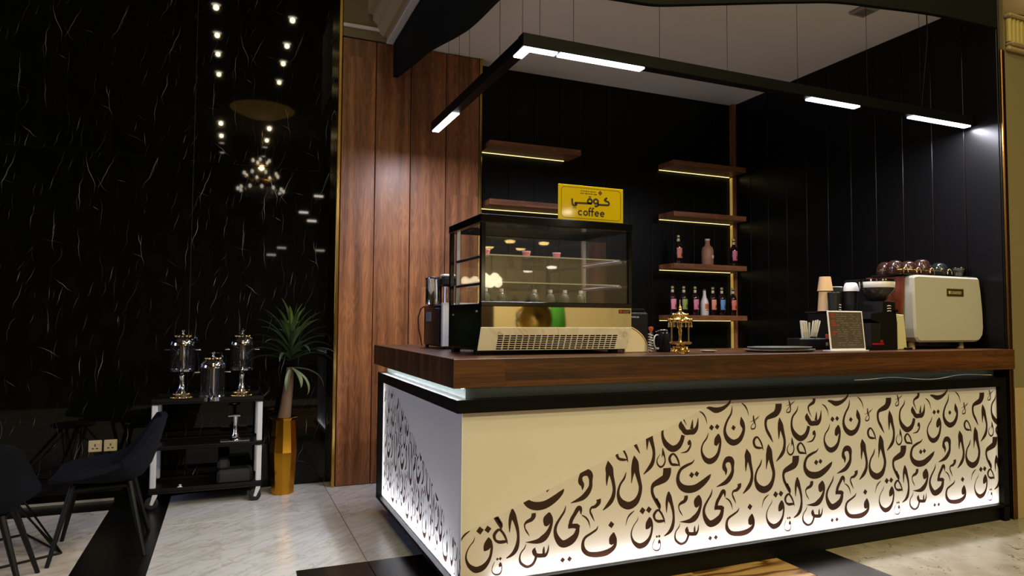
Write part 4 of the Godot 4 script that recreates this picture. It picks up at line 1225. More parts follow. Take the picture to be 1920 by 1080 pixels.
	part(g, "spire", MB.new().lathe([Vector2(0.005, 0.222), Vector2(0.009, 0.229), Vector2(0.004, 0.235), Vector2(0.008, 0.242), Vector2(0.0035, 0.249), Vector2(0.0045, 0.262), Vector2(0.002, 0.270), Vector2(0.004, 0.276), Vector2(0.0, 0.288)], 14), M.gold)

func arc(rx: float, ry: float, ox: float, z: float) -> Array:
	var o := []
	for i in 15:
		var a := 1.33 * i / 14.0
		o.append(Vector3(ox + rx * cos(a), ry * sin(a), z))
	return o

func cup(called: String, text: String, m: Material, at: Vector3, r0: float, r1: float, h: float, group: String, rim: Material) -> Node3D:   # standing upside down when r0 > r1
	var t := thing(called, text, "cup", at, 0.0, group)
	part(t, "wall", MB.new().lathe([Vector2(0.0, 0.0), Vector2(r0, 0.0), Vector2(r1, h), Vector2(r1 - 0.002, h), Vector2(0.0, h - 0.003)], 22), m)
	part(t, "rim", MB.new().lathe([Vector2(maxf(r0, r1), 0.0), Vector2(maxf(r0, r1) + 0.002, 0.002), Vector2(maxf(r0, r1), 0.004)], 22, Transform3D(Basis(), Vector3(0, 0.0 if r0 > r1 else h - 0.004, 0))), rim)
	return t

# ---------------------------------------------------------------- the coffee station at the right end
func coffee_station() -> void:
	var T := 1.0902
	# two trays
	for i in 2:
		var t := thing("serving_tray", ["wide dark oval tray, lower of the two stacked on the counter", "smaller dark tray lying on top of the wide one"][i], "tray", Vector3(1.975, T + 0.0135 * i, -0.16), 0.0, "")
		var r: float = [0.236, 0.215][i]
		var sq := Transform3D(Basis.from_scale(Vector3(1, 1, 0.52)), Vector3.ZERO)
		part(t, "base", MB.new().lathe([Vector2(0.0, 0.0), Vector2(r * 0.90, 0.0), Vector2(r * 0.97, 0.006), Vector2(r, 0.013), Vector2(r - 0.006, 0.0132), Vector2(r * 0.93, 0.005), Vector2(0.0, 0.004)], 40, sq), mat(col(92, 90, 82), 0.35))
		part(t, "rim", MB.new().lathe([Vector2(r - 0.005, 0.0126), Vector2(r, 0.0126), Vector2(r, 0.0146), Vector2(r - 0.005, 0.0146)], 40, sq), mat(col(150, 146, 136), 0.3))
	# menu in a clear stand
	var m := thing("menu_stand", "upright acrylic stand holding a dark printed menu", "menu", Vector3(2.424, T, -0.085), 0.0)
	var lean := Transform3D(Basis(Vector3.RIGHT, -0.10), Vector3.ZERO)
	part(m, "stand_foot", bx(-0.14, 0.14, 0.0, 0.006, -0.06, 0.022, 0.001), mat(col(206, 204, 200), 0.2))
	var fr := part(m, "frame", MB.new().box(Vector3(-0.141, 0.006, -0.004), Vector3(0.141, 0.236, 0.0), 0.001, lean), mat(col(236, 236, 238), 0.25))
	part(m, "menu_sheet", MB.new().box(Vector3(-0.131, 0.016, 0.0002), Vector3(0.131, 0.229, 0.0012), 0.0, lean), mat(col(84, 76, 70), 0.10))
	var rn := RandomNumberGenerator.new()
	rn.seed = 12
	var txt := MB.new()
	var red := MB.new()
	for l in 15:
		var y := 0.214 - 0.0128 * l
		var x := -0.075
		while x < 0.11:
			var w := rn.randf_range(0.006, 0.022)
			if rn.randf() < 0.75:
				flat_poly(txt, [Vector2(x, y), Vector2(x + w, y), Vector2(x + w, y + 0.0035), Vector2(x, y + 0.0035)], lean * Transform3D(Basis(), Vector3(0, 0, 0.0016)))
			x += w + 0.004 + (0.018 if rn.randf() < 0.2 else 0.0)
		if l in [0, 1, 3, 4, 5, 8, 9]:
			flat_poly(red, [Vector2(-0.117, y - 0.004), Vector2(-0.090 + 0.006 * (l % 3), y - 0.004), Vector2(-0.090 + 0.006 * (l % 3), y + 0.006), Vector2(-0.117, y + 0.006)], lean * Transform3D(Basis(), Vector3(0, 0, 0.0016)))
	part(m, "menu_print", txt, mat(col(128, 116, 104), 0.3))
	part(m, "menu_pictures", red, mat(col(150, 62, 52), 0.3))
	# straw holder
	var h := thing("straw_holder", "low black caddy left of the menu stand holding white straws", "caddy", Vector3(2.40, T, -0.33))
	part(h, "box", bx(-0.15, 0.10, 0.0, 0.070, -0.06, 0.05, 0.006), M.black)
	part(h, "divider", bx(-0.02, -0.016, 0.0705, 0.080, -0.058, 0.048), M.black_gloss)
	part(h, "paper_band", bx(0.055, 0.095, 0.066, 0.094, 0.051, 0.056, 0.001), mat(col(150, 62, 48), 0.6))
	part(h, "cup_mark", bx(0.058, 0.078, 0.025, 0.045, 0.0505, 0.0515), mat(col(150, 140, 130), 0.6))
	var spots := [[-0.100, -0.074, 0.17], [-0.081, -0.057, 0.17], [-0.062, -0.040, 0.168], [-0.034, -0.023, 0.16], [0.000, -0.009, 0.172], [0.019, 0.004, 0.175], [0.036, 0.017, 0.178], [0.053, 0.030, 0.172]]
	for i in spots.size():
		var s: Array = spots[i]
		var big: bool = i < 3
		var st := thing("straw", "white paper wrapped stick standing in the black caddy, " + ["far left", "second from left", "third from left", "leaning at the middle", "middle right", "third from right", "second from right", "far right"][i], "straw", Vector3(2.40, T, -0.33), 0.0, "sticks in the black caddy")
		part(st, "wrapper", MB.new().tube([Vector3(s[1], 0.0705, 0.0), Vector3(s[0], s[2], 0.012)], [0.0078 if big else 0.0052], 8), M.white_plastic)
		part(st, "tip", MB.new().tube([Vector3(s[0], s[2] + 0.0002, 0.012), Vector3(s[0] + (s[0] - s[1]) * 0.04, s[2] + 0.005, 0.0125)], [0.0077 if big else 0.0051], 8), mat(col(190, 186, 182), 0.6))
	# grinder with clear hopper
	var g := thing("coffee_grinder", "tall black coffee grinder with a clear hopper, left of the cream machine", "coffee grinder", Vector3(2.83, T, -0.21))
	part(g, "body", MB.new().prism(PackedVector2Array([Vector2(-0.17, 0.0), Vector2(0.078, 0.0), Vector2(0.078, 0.165), Vector2(0.058, 0.30), Vector2(-0.05, 0.30), Vector2(-0.06, 0.235), Vector2(-0.155, 0.225), Vector2(-0.16, 0.19), Vector2(-0.075, 0.165), Vector2(-0.09, 0.03), Vector2(-0.17, 0.022)]), -0.07, 0.07, 0.004), M.black)
	part(g, "bay", bx(-0.155, -0.03, 0.0225, 0.165, -0.0655, 0.0655, 0.003), mat(col(6, 6, 6), 0.5))
	part(g, "red_tray", bx(-0.145, -0.045, 0.03, 0.042, 0.0657, 0.074, 0.003), mat(col(150, 14, 30), 0.35))
	part(g, "red_tray", bx(-0.075, -0.052, 0.042, 0.062, 0.0657, 0.072, 0.003), mat(col(150, 14, 30), 0.35))
	for k in 3:
		part(g, "stripe_mark", MB.new().tube([Vector3(-0.012, 0.270 - 0.016 * k, 0.0705), Vector3(0.006, 0.273 - 0.016 * k, 0.0712), Vector3(0.020, 0.271 - 0.016 * k, 0.0705)], [0.003], 6), M.white_plastic)
	part(g, "knob", MB.new().lathe([Vector2(0.0, 0.0), Vector2(0.010, 0.0), Vector2(0.010, 0.02), Vector2(0.0, 0.02)], 12, Transform3D(Basis(Vector3.RIGHT, PI / 2), Vector3(0.05, 0.24, 0.07))), M.black_gloss)
	var hop := part(g, "hopper", MB.new().lathe([Vector2(0.03, 0.30), Vector2(0.05, 0.305), Vector2(0.098, 0.375), Vector2(0.10, 0.425), Vector2(0.0, 0.425)], 26, Transform3D(Basis(), Vector3(-0.01, 0, 0))), mat(col(40, 36, 34), 0.1))
	part(hop, "hopper_lid", MB.new().lathe([Vector2(0.0, 0.4252), Vector2(0.103, 0.4252), Vector2(0.10, 0.436), Vector2(0.0, 0.438)], 26, Transform3D(Basis(), Vector3(-0.01, 0, 0))), M.black_gloss)
	part(hop, "white_band", MB.new().lathe([Vector2(0.0985, 0.385), Vector2(0.1005, 0.388), Vector2(0.1018, 0.418), Vector2(0.1005, 0.421)], 22, Transform3D(Basis(), Vector3(-0.01, 0, 0)), false, 0.5, 3.3), M.white_plastic)
	# black cup rack with cups
	var d := thing("cup_rack", "black cup rack between the menu stand and the grinder", "cup rack", Vector3(2.66, T, -0.42))
	part(d, "rack", bx(-0.13, 0.14, 0.0, 0.228, -0.07, 0.095, 0.006), M.black)
	part(d, "shelf_lip", bx(-0.14, 0.15, 0.2285, 0.238, -0.08, 0.105, 0.003), M.black_gloss)
	var kraft := mat(col(200, 166, 120), 0.65)
	var cg := "paper cups on the black rack"
	var bl := mat(col(22, 24, 23), 0.5)
	cup("paper_cup", "kraft paper cup standing upside down, lower of the tan stack", kraft, Vector3(2.625, T + 0.2385, -0.43), 0.047, 0.038, 0.130, cg, kraft)
	cup("paper_cup", "kraft paper cup upside down on top of the tan stack", kraft, Vector3(2.625, T + 0.3690, -0.43), 0.047, 0.034, 0.092, cg, kraft)
	var c3 := cup("paper_cup", "black paper cup standing upright with a white rim and stripe marks", bl, Vector3(2.722, T + 0.2385, -0.440), 0.034, 0.045, 0.160, cg, M.white_plastic)
	cup("paper_cup", "black paper cup right in front of the kraft stack", bl, Vector3(2.600, T + 0.2385, -0.344), 0.030, 0.036, 0.118, cg, bl)
	var c5 := cup("paper_cup", "black paper cup with a white lid, close to the grinder hopper", bl, Vector3(2.790, T + 0.2385, -0.375), 0.034, 0.044, 0.130, cg, bl)
	for k in 3:
		part(c3, "stripe_mark", MB.new().tube([Vector3(-0.030, 0.040 - 0.016 * k, 0.028), Vector3(-0.012, 0.043 - 0.016 * k, 0.0385), Vector3(0.006, 0.041 - 0.016 * k, 0.040)], [0.003], 6), M.white_plastic)
	part(c5, "lid", MB.new().lathe([Vector2(0.0, 0.1305), Vector2(0.048, 0.1305), Vector2(0.046, 0.15), Vector2(0.036, 0.18), Vector2(0.028, 0.186), Vector2(0.0, 0.187)], 22), M.white_plastic)
	# cream knock box
	var kb := thing("knock_box", "narrow cream coloured box standing between the grinder and the machine", "box", Vector3(2.968, T, -0.20))
	part(kb, "body", MB.new().prism(PackedVector2Array([Vector2(-0.047, 0.0), Vector2(0.038, 0.0), Vector2(0.012, 0.218), Vector2(-0.052, 0.222)]), -0.05, 0.05, 0.005), mat(col(206, 200, 160), 0.4))
	part(kb, "foot", bx(0.0, 0.055, 0.0, 0.014, 0.051, 0.075, 0.004), M.black)
	# espresso machine
	var e := thing("espresso_machine", "cream enamelled espresso machine with walnut side cheeks and a cup rail", "coffee machine", Vector3(3.37, T, -0.42))
	var shell := PackedVector2Array([Vector2(-0.262, 0.05), Vector2(-0.235, 0.044), Vector2(0.30, 0.044), Vector2(0.335, 0.052), Vector2(0.368, 0.085), Vector2(0.378, 0.14), Vector2(0.375, 0.24), Vector2(0.36, 0.38), Vector2(0.345, 0.462), Vector2(0.335, 0.472), Vector2(-0.252, 0.474), Vector2(-0.290, 0.468), Vector2(-0.30, 0.455), Vector2(-0.290, 0.13), Vector2(-0.282, 0.075)])
	part(e, "shell", MB.new().prism(shell, 0.16, 0.27, 0.012), M.cream_enamel)
	var body := PackedVector2Array()
	for p in shell:
		body.append(Vector2(p.x * 0.97 + 0.006, 0.05 + (p.y - 0.05) * 0.985))
	part(e, "body", MB.new().prism(body, -0.27, 0.16, 0.004), M.black)
	var cheek := PackedVector2Array([Vector2(0.06, 0.10), Vector2(0.15, 0.10), Vector2(0.18, 0.112), Vector2(0.197, 0.14), Vector2(0.20, 0.22), Vector2(0.215, 0.468), Vector2(-0.06, 0.468)])
	var ck := MB.new().prism(cheek, 0.302, 0.322, 0.004, Transform3D(Basis(Vector3.BACK, Vector3.UP, Vector3.LEFT), Vector3(0.0, 0, 0)))
	ck.boxuv(1, 0.5, 1.4, Vector2(0.2, 0.4))
	part(e, "side_cheek", ck, textured(M.wood.albedo_texture.get_image(), 0.4, Color(0.80, 0.58, 0.42)))
	part(e, "side_rim", bx(-0.318, -0.285, 0.046, 0.098, -0.24, 0.16, 0.012), M.cream_enamel)
	for x in [-0.235, 0.235]:
		for z in [-0.20, 0.20]:
			part(e, "foot", MB.new().lathe([Vector2(0.0, 0.0), Vector2(0.022, 0.0), Vector2(0.018, 0.046), Vector2(0.0, 0.046)], 14, Transform3D(Basis(), Vector3(x, 0, z))), mat(col(170, 150, 128), 0.4))
	part(e, "drip_tray", bx(-0.10, 0.20, 0.010, 0.042, -0.1, 0.22, 0.006), M.black_gloss)
	var bd := part(e, "badge", bx(0.012, 0.175, 0.342, 0.392, 0.2700, 0.2745, 0.002), mat(col(92, 70, 30), 0.3, 0.5))
	lettering(bd, "badge_lettering", "CASADIO", mat(col(220, 206, 170), 0.4), Vector3(0.098, 0.366, 0.2746), 0.10, 0.018)
	part(bd, "badge_emblem", bx(0.026, 0.042, 0.357, 0.377, 0.2745, 0.2752), mat(col(200, 180, 130), 0.4))
	part(e, "top_tray", bx(-0.345, 0.34, 0.4745, 0.482, 0.0, 0.24, 0.003), M.black_gloss)
	part(e, "rail", MB.new().tube([Vector3(-0.340, 0.508, 0.05), Vector3(-0.340, 0.508, 0.235), Vector3(-0.05, 0.510, 0.236), Vector3(0.17, 0.510, 0.236), Vector3(0.175, 0.510, 0.05)], [0.003], 8), M.brass)
	for x in [-0.340, -0.21, -0.05, 0.165]:
		part(e, "rail_post", MB.new().tube([Vector3(x, 0.4825, 0.235), Vector3(x, 0.512, 0.235)], [0.003], 6), M.brass)
	# cups upside down on the machine
	var brown := mat(col(50, 29, 24), 0.18)
	var cx := [[-0.305, 0.15, "brown glazed cup upside down at the left end of the machine top"], [-0.185, 0.15, "brown glazed cup upside down, second along the machine's front rail"], [-0.070, 0.16, "brown glazed cup upside down, third along the machine's front rail"], [0.150, 0.035, "brown glazed cup upside down behind the black cup"],
		[-0.24, 0.03, "brown glazed cup in the back row, behind the first two"], [-0.115, 0.03, "brown glazed cup in the back row, behind the third"], [0.115, 0.15, "black glazed cup upside down at the right end of the cups"]]
	for i in cx.size():
		var c := thing("coffee_cup", cx[i][2], "cup", Vector3(3.37 + cx[i][0], T + 0.4825, -0.42 + cx[i][1]), 0.0, "cups on the espresso machine")
		var cm: StandardMaterial3D = brown if i < 6 else mat(col(26, 30, 30), 0.16)
		var up := 0.015 if i == 2 else 0.0
		part(c, "bowl", MB.new().lathe([Vector2(0.0, 0.0), Vector2(0.054, 0.0), Vector2(0.0575, 0.022), Vector2(0.054, 0.048), Vector2(0.043, 0.074 + up), Vector2(0.024, 0.088 + up), Vector2(0.0, 0.092 + up)], 26), cm)
		var hp := []
		for k in 9:
			var a := PI * k / 8.0
			hp.append(Vector3(0.018 + 0.021 * cos(a), 0.010 + 0.034 * sin(a), 0.062 - 0.002 * sin(a)))
		part(c, "handle", MB.new().tube(hp, [0.0028], 7), mat(col(206, 178, 140), 0.3))
	var j := thing("glass_jar", "small clear ribbed glass standing on the right of the machine top", "glass", Vector3(3.70, T + 0.4825, -0.28))
	part(j, "wall", MB.new().lathe([Vector2(0.0, 0.0), Vector2(0.022, 0.0), Vector2(0.026, 0.03), Vector2(0.034, 0.05), Vector2(0.034, 0.062), Vector2(0.031, 0.062), Vector2(0.024, 0.032), Vector2(0.02, 0.006), Vector2(0.0, 0.006)], 16, Transform3D(), true), mat(col(120, 126, 130), 0.08, 0.6))
	part(j, "rim", MB.new().lathe([Vector2(0.031, 0.062), Vector2(0.035, 0.062), Vector2(0.035, 0.066), Vector2(0.031, 0.066)], 16), M.chrome)

# ---------------------------------------------------------------- trolley with juice urns
func trolley() -> void:
	var X0 := -1.378
	var X1 := -0.683
	var Zf := -2.235
	var Zb := -2.60
	var t := thing("service_trolley", "three tier black service trolley on castors in front of the marble wall", "trolley", Vector3((X0 + X1) / 2.0, 0, (Zf + Zb) / 2.0))
	for y in [[0.683, 0.722], [0.383, 0.409], [0.098, 0.134]]:
		var tr := parta(t, "tray", bx(X0, X1, y[0], y[0] + 0.012, Zb, Zf, 0.004), M.black)
		part(tr, "tray_edge", bx(X0, X1, y[0] + 0.012, y[1], Zf - 0.012, Zf, 0.003), M.black)
		part(tr, "tray_edge", bx(X0, X1, y[0] + 0.012, y[1], Zb, Zb + 0.012, 0.003), M.black)
		part(tr, "tray_edge", bx(X0, X0 + 0.012, y[0] + 0.012, y[1], Zb + 0.012, Zf - 0.012, 0.003), M.black)
		part(tr, "tray_edge", bx(X1 - 0.012, X1, y[0] + 0.012, y[1], Zb + 0.012, Zf - 0.012, 0.003), M.black)
	for x in [X0 + 0.004, X1 - 0.040]:
		for z in [Zf - 0.044, Zb + 0.008]:
			for y in [[0.1345, 0.3825], [0.4095, 0.6825]]:
				parta(t, "leg", bx(x, x + 0.036, y[0], y[1], z, z + 0.036, 0.006), M.alu)
	for x in [X0 + 0.03, X1 - 0.03]:
		for z in [Zf - 0.02, Zb + 0.04]:
			var w := parta(t, "castor", MB.new().lathe([Vector2(0.0, -0.012), Vector2(0.022, -0.012), Vector2(0.034, -0.013), Vector2(0.041, -0.008), Vector2(0.041, 0.008), Vector2(0.034, 0.013), Vector2(0.022, 0.012), Vector2(0.0, 0.012)], 24, Transform3D(Basis(Vector3.RIGHT, PI / 2), Vector3(x - 0.012, 0.0412, z))), M.rubber)
			part(w, "fork", MB.new().prism(PackedVector2Array([Vector2(-0.020, 0.034), Vector2(-0.004, 0.030), Vector2(0.022, 0.086), Vector2(0.022, 0.0975), Vector2(-0.006, 0.0975)]), 0.0135, 0.0165, 0.0, Transform3D(Basis(), Vector3(x, 0, z))), M.alu)
			part(w, "fork", MB.new().prism(PackedVector2Array([Vector2(-0.020, 0.034), Vector2(-0.004, 0.030), Vector2(0.022, 0.086), Vector2(0.022, 0.0975), Vector2(-0.006, 0.0975)]), -0.0165, -0.0135, 0.0, Transform3D(Basis(), Vector3(x, 0, z))), M.alu)
			part(w, "hub", MB.new().lathe([Vector2(0.0, -0.0135), Vector2(0.014, -0.0135), Vector2(0.014, 0.0135), Vector2(0.0, 0.0135)], 14, Transform3D(Basis(Vector3.RIGHT, PI / 2), Vector3(x - 0.012, 0.0412, z))), mat(col(70, 74, 78), 0.4))
	parta(t, "push_handle", MB.new().tube([Vector3(X1 - 0.01, 0.70, Zf - 0.05), Vector3(X1 + 0.035, 0.745, Zf - 0.05), Vector3(X1 + 0.045, 0.755, -2.42), Vector3(X1 + 0.035, 0.745, Zb + 0.05), Vector3(X1 - 0.01, 0.70, Zb + 0.05)], [0.009], 10), M.black)
	# what stands on it
	urn(Vector3(-1.205, 0.6955, -2.36), "tall juice dispenser on a pedestal, at the left of the trolley top", true)
	urn(Vector3(-0.825, 0.6955, -2.36), "tall juice dispenser on a pedestal, at the right beside the plant", true)
	urn(Vector3(-1.012, 0.6955, -2.305), "lower juice dispenser standing between the two tall ones", false)
	var p := thing("dispenser_stand", "spare chrome dispenser pedestal on the trolley's middle tray", "stand", Vector3(-0.860, 0.4095, -2.30))
	part(p, "plate", bx(-0.095, 0.095, 0.0, 0.008, -0.05, 0.045, 0.002), M.steel)
	part(p, "column", MB.new().lathe([Vector2(0.0, 0.008), Vector2(0.040, 0.008), Vector2(0.036, 0.016), Vector2(0.024, 0.026), Vector2(0.026, 0.040), Vector2(0.016, 0.056), Vector2(0.013, 0.11), Vector2(0.016, 0.16), Vector2(0.022, 0.176), Vector2(0.022, 0.182), Vector2(0.0, 0.186)], 20), M.chrome)
	part(p, "tap", MB.new().tube([Vector3(-0.045, 0.176, 0.012), Vector3(0.0, 0.180, 0.02), Vector3(0.034, 0.182, 0.03)], [0.009, 0.012, 0.015], 10), M.chrome)
	var b := thing("black_case", "dark moulded case lying on the trolley's lowest tray", "case", Vector3(-0.87, 0.1105, -2.38))
	part(b, "body", bx(-0.10, 0.13, 0.0, 0.10, -0.08, 0.08, 0.02), mat(col(30, 30, 31), 0.6))
	part(b, "lid", bx(-0.10, -0.02, 0.1005, 0.17, -0.08, 0.08, 0.02), mat(col(28, 28, 29), 0.6))
	var k := thing("crumpled_tissue", "small crumpled white tissue at the front of the lowest tray", "tissue", Vector3(-1.195, 0.1105, -2.30))
	part(k, "ball", MB.new().lathe([Vector2(0.0, 0.0), Vector2(0.012, 0.003), Vector2(0.016, 0.012), Vector2(0.007, 0.018), Vector2(0.010, 0.027), Vector2(0.0, 0.030)], 7, Transform3D(), true), M.white_plastic)
	part(k, "fold", MB.new().lathe([Vector2(0.0, 0.0), Vector2(0.010, 0.004), Vector2(0.004, 0.014), Vector2(0.0, 0.018)], 5, Transform3D(Basis(), Vector3(-0.012, 0.0, 0.004)), true), M.white_plastic)

func urn(at: Vector3, text: String, tall: bool) -> void:
	var u := thing("juice_dispenser", text, "drink dispenser", at, 0.0, "")
	var up := 0.0
	if tall:
		up = 0.205
		part(u, "pedestal", MB.new().lathe([Vector2(0.0, 0.0), Vector2(0.078, 0.0), Vector2(0.080, 0.008), Vector2(0.062, 0.016), Vector2(0.056, 0.030), Vector2(0.040, 0.042), Vector2(0.038, 0.058), Vector2(0.026, 0.070), Vector2(0.020, 0.10), Vector2(0.018, 0.15), Vector2(0.024, 0.180), Vector2(0.050, 0.195), Vector2(0.084, 0.200), Vector2(0.084, 0.205), Vector2(0.0, 0.205)], 26), M.chrome)
		var beads := MB.new()
		for i in 18:
			var a := TAU * i / 18.0
			beads.ball(Vector3(cos(a) * 0.064, 0.021, sin(a) * 0.064), 0.010, 8)
			beads.ball(Vector3(cos(a + 0.17) * 0.046, 0.043, sin(a + 0.17) * 0.046), 0.009, 8)
		part(u, "pedestal_beading", beads, mat(col(226, 196, 120), 0.12, 1.0))
	else:
		part(u, "pedestal", MB.new().lathe([Vector2(0.0, 0.0), Vector2(0.086, 0.0), Vector2(0.086, 0.018), Vector2(0.0, 0.018)], 26), M.chrome)
		up = 0.018
	var h := 0.17 if tall else 0.205
	part(u, "tank", MB.new().lathe([Vector2(0.080, up), Vector2(0.080, up + h)], 30), pane(Color(0.4, 0.42, 0.5), 0.02))
	part(u, "tank_ring", MB.new().lathe([Vector2(0.078, up), Vector2(0.083, up), Vector2(0.083, up + 0.008), Vector2(0.078, up + 0.008)], 30), M.chrome)
	part(u, "ice_tube", MB.new().lathe([Vector2(0.0, up), Vector2(0.024, up), Vector2(0.024, up + h), Vector2(0.0, up + h)], 22), M.chrome)
	var top := part(u, "dome_lid", MB.new().lathe([Vector2(0.0, up + h), Vector2(0.083, up + h), Vector2(0.083, up + h + 0.012), Vector2(0.078, up + h + 0.030), Vector2(0.062, up + h + 0.052), Vector2(0.036, up + h + 0.068), Vector2(0.020, up + h + 0.074), Vector2(0.0, up + h + 0.076)], 30), M.chrome)
	var fl := MB.new()
	for i in 12:
		var a := TAU * i / 12.0
		fl.ball(Vector3(cos(a) * 0.046, up + h + 0.064, sin(a) * 0.046), 0.009, 8)
	part(top, "lid_beading", fl, mat(col(226, 196, 120), 0.12, 1.0))
	part(top, "knob", MB.new().lathe([Vector2(0.0, up + h + 0.074), Vector2(0.010, up + h + 0.076), Vector2(0.006, up + h + 0.088), Vector2(0.014, up + h + 0.100), Vector2(0.010, up + h + 0.108), Vector2(0.0, up + h + 0.112)], 14), M.chrome)
	for s in [-1, 1]:
		part(u, "handle", MB.new().tube([Vector3(s * 0.082, up + h - 0.03, 0), Vector3(s * 0.108, up + h - 0.03, 0), Vector3(s * 0.112, up + h - 0.03, 0)], [0.006, 0.006, 0.011], 10), M.chrome)
	part(u, "tap", MB.new().tube([Vector3(0, up + 0.03, 0.078), Vector3(0, up + 0.03, 0.115), Vector3(0, up + 0.0, 0.122)], [0.010, 0.010, 0.007], 10), M.chrome)
	part(u, "tap_lever", MB.new().tube([Vector3(0, up + 0.038, 0.11), Vector3(-0.008, up + 0.075, 0.118)], [0.007, 0.010], 8), M.black)

func plant() -> void:
	var p := thing("potted_plant", "green sword leaved plant with a bare stem in a tall faceted gold vase", "plant", Vector3(-0.532, 0, -2.40))
	part(p, "vase", MB.new().lathe([Vector2(0.0, 0.0), Vector2(0.076, 0.0), Vector2(0.080, 0.006), Vector2(0.098, 0.30), Vector2(0.082, 0.525), Vector2(0.100, 0.545), Vector2(0.094, 0.548), Vector2(0.074, 0.530), Vector2(0.0, 0.525)], 10, Transform3D(Basis(Vector3.UP, 0.2), Vector3.ZERO), true), M.pot_gold)
	part(p, "soil", MB.new().lathe([Vector2(0.074, 0.528), Vector2(0.0, 0.535)], 12), mat(col(40, 28, 20), 0.9))
	part(p, "stem", MB.new().tube([Vector3(0.0, 0.52, 0), Vector3(0.012, 0.64, 0), Vector3(0.025, 0.76, 0), Vector3(0.036, 0.90, 0)], [0.046, 0.040, 0.034, 0.026], 14), mat(col(104, 80, 62), 0.8))
	var rn := RandomNumberGenerator.new()
	rn.seed = 77
	var greens := [mat(col(44, 62, 34), 0.42), mat(col(62, 84, 40), 0.4), mat(col(94, 116, 52), 0.42)]
	for i in 44:
		var f := i / 43.0
		var a := 2.399963 * i
		var rise := lerpf(0.15, 1.45, pow(f, 0.8))   # angle above the horizon at the root
		var length := lerpf(0.30, 0.34, rn.randf()) * (1.05 if f < 0.75 else 0.9)
		var base := Vector3(0.036, lerpf(0.93, 1.12, f), 0)
		var droop := lerpf(1.7, 0.55, f) * rn.randf_range(0.8, 1.15)
		if i < 4:
			base = Vector3(0.040, 0.90, 0.01)
			rise = -0.1 - 0.2 * i
			droop = 1.6
			length = [0.30, 0.22, 0.26, 0.20][i]
			a = [0.05, 1.2, 0.7, 1.9][i]
		var out := Vector3(cos(a), 0, sin(a) * (0.85 if sin(a) > 0 else 0.42)).normalized()
		if out.z < -0.3:
			length *= 0.55
		part(p, "leaf", leaf(base, out, rise, droop, length, rn.randf_range(0.026, 0.034)), greens[2 if f > 0.85 else (1 if f > 0.5 else 0)] if i >= 4 else mat(col(96, 108, 74), 0.5))

func leaf(base: Vector3, out: Vector3, rise: float, droop: float, length: float, w: float) -> MB:
	var mb := MB.new()
	var side := out.cross(Vector3.UP).normalized()
	var p := base
	var pts := []
	var nn := []
	var m := 12
	for i in m + 1:
		var s := float(i) / m
		var a := rise - droop * s * s
		pts.append(p)
		var d := out * cos(a) + Vector3.UP * sin(a)
		nn.append(side.cross(d).normalized())
		p += d * (length / m)
	for i in m:
		for sd in [-1.0, 1.0]:
			var q := []
			var no := []
			for k in [i, i + 1]:
				var s := float(k) / m
				var ww := w * 0.5 * (0.55 + 1.3 * s) * (1.0 - pow(s, 3.0)) + 0.0006
				q.append(pts[k])
				q.append(pts[k] + side * sd * ww + nn[k] * ww * 0.45)
				no.append((nn[k] - side * sd * 0.45).normalized())
			for z in [1.0, -1.0]:   # upper and lower face, a leaf's thickness apart
				var o0: Vector3 = nn[i] * 0.0006 * z
				var o1: Vector3 = nn[i + 1] * 0.0006 * z
				if sd * z > 0:
					mb.quads(q[0] + o0, q[1] + o0, q[3] + o1, q[2] + o1, no[0] * z, no[0] * z, no[1] * z, no[1] * z)
				else:
					mb.quads(q[0] + o0, q[2] + o1, q[3] + o1, q[1] + o0, no[0] * z, no[1] * z, no[1] * z, no[0] * z)
	return mb

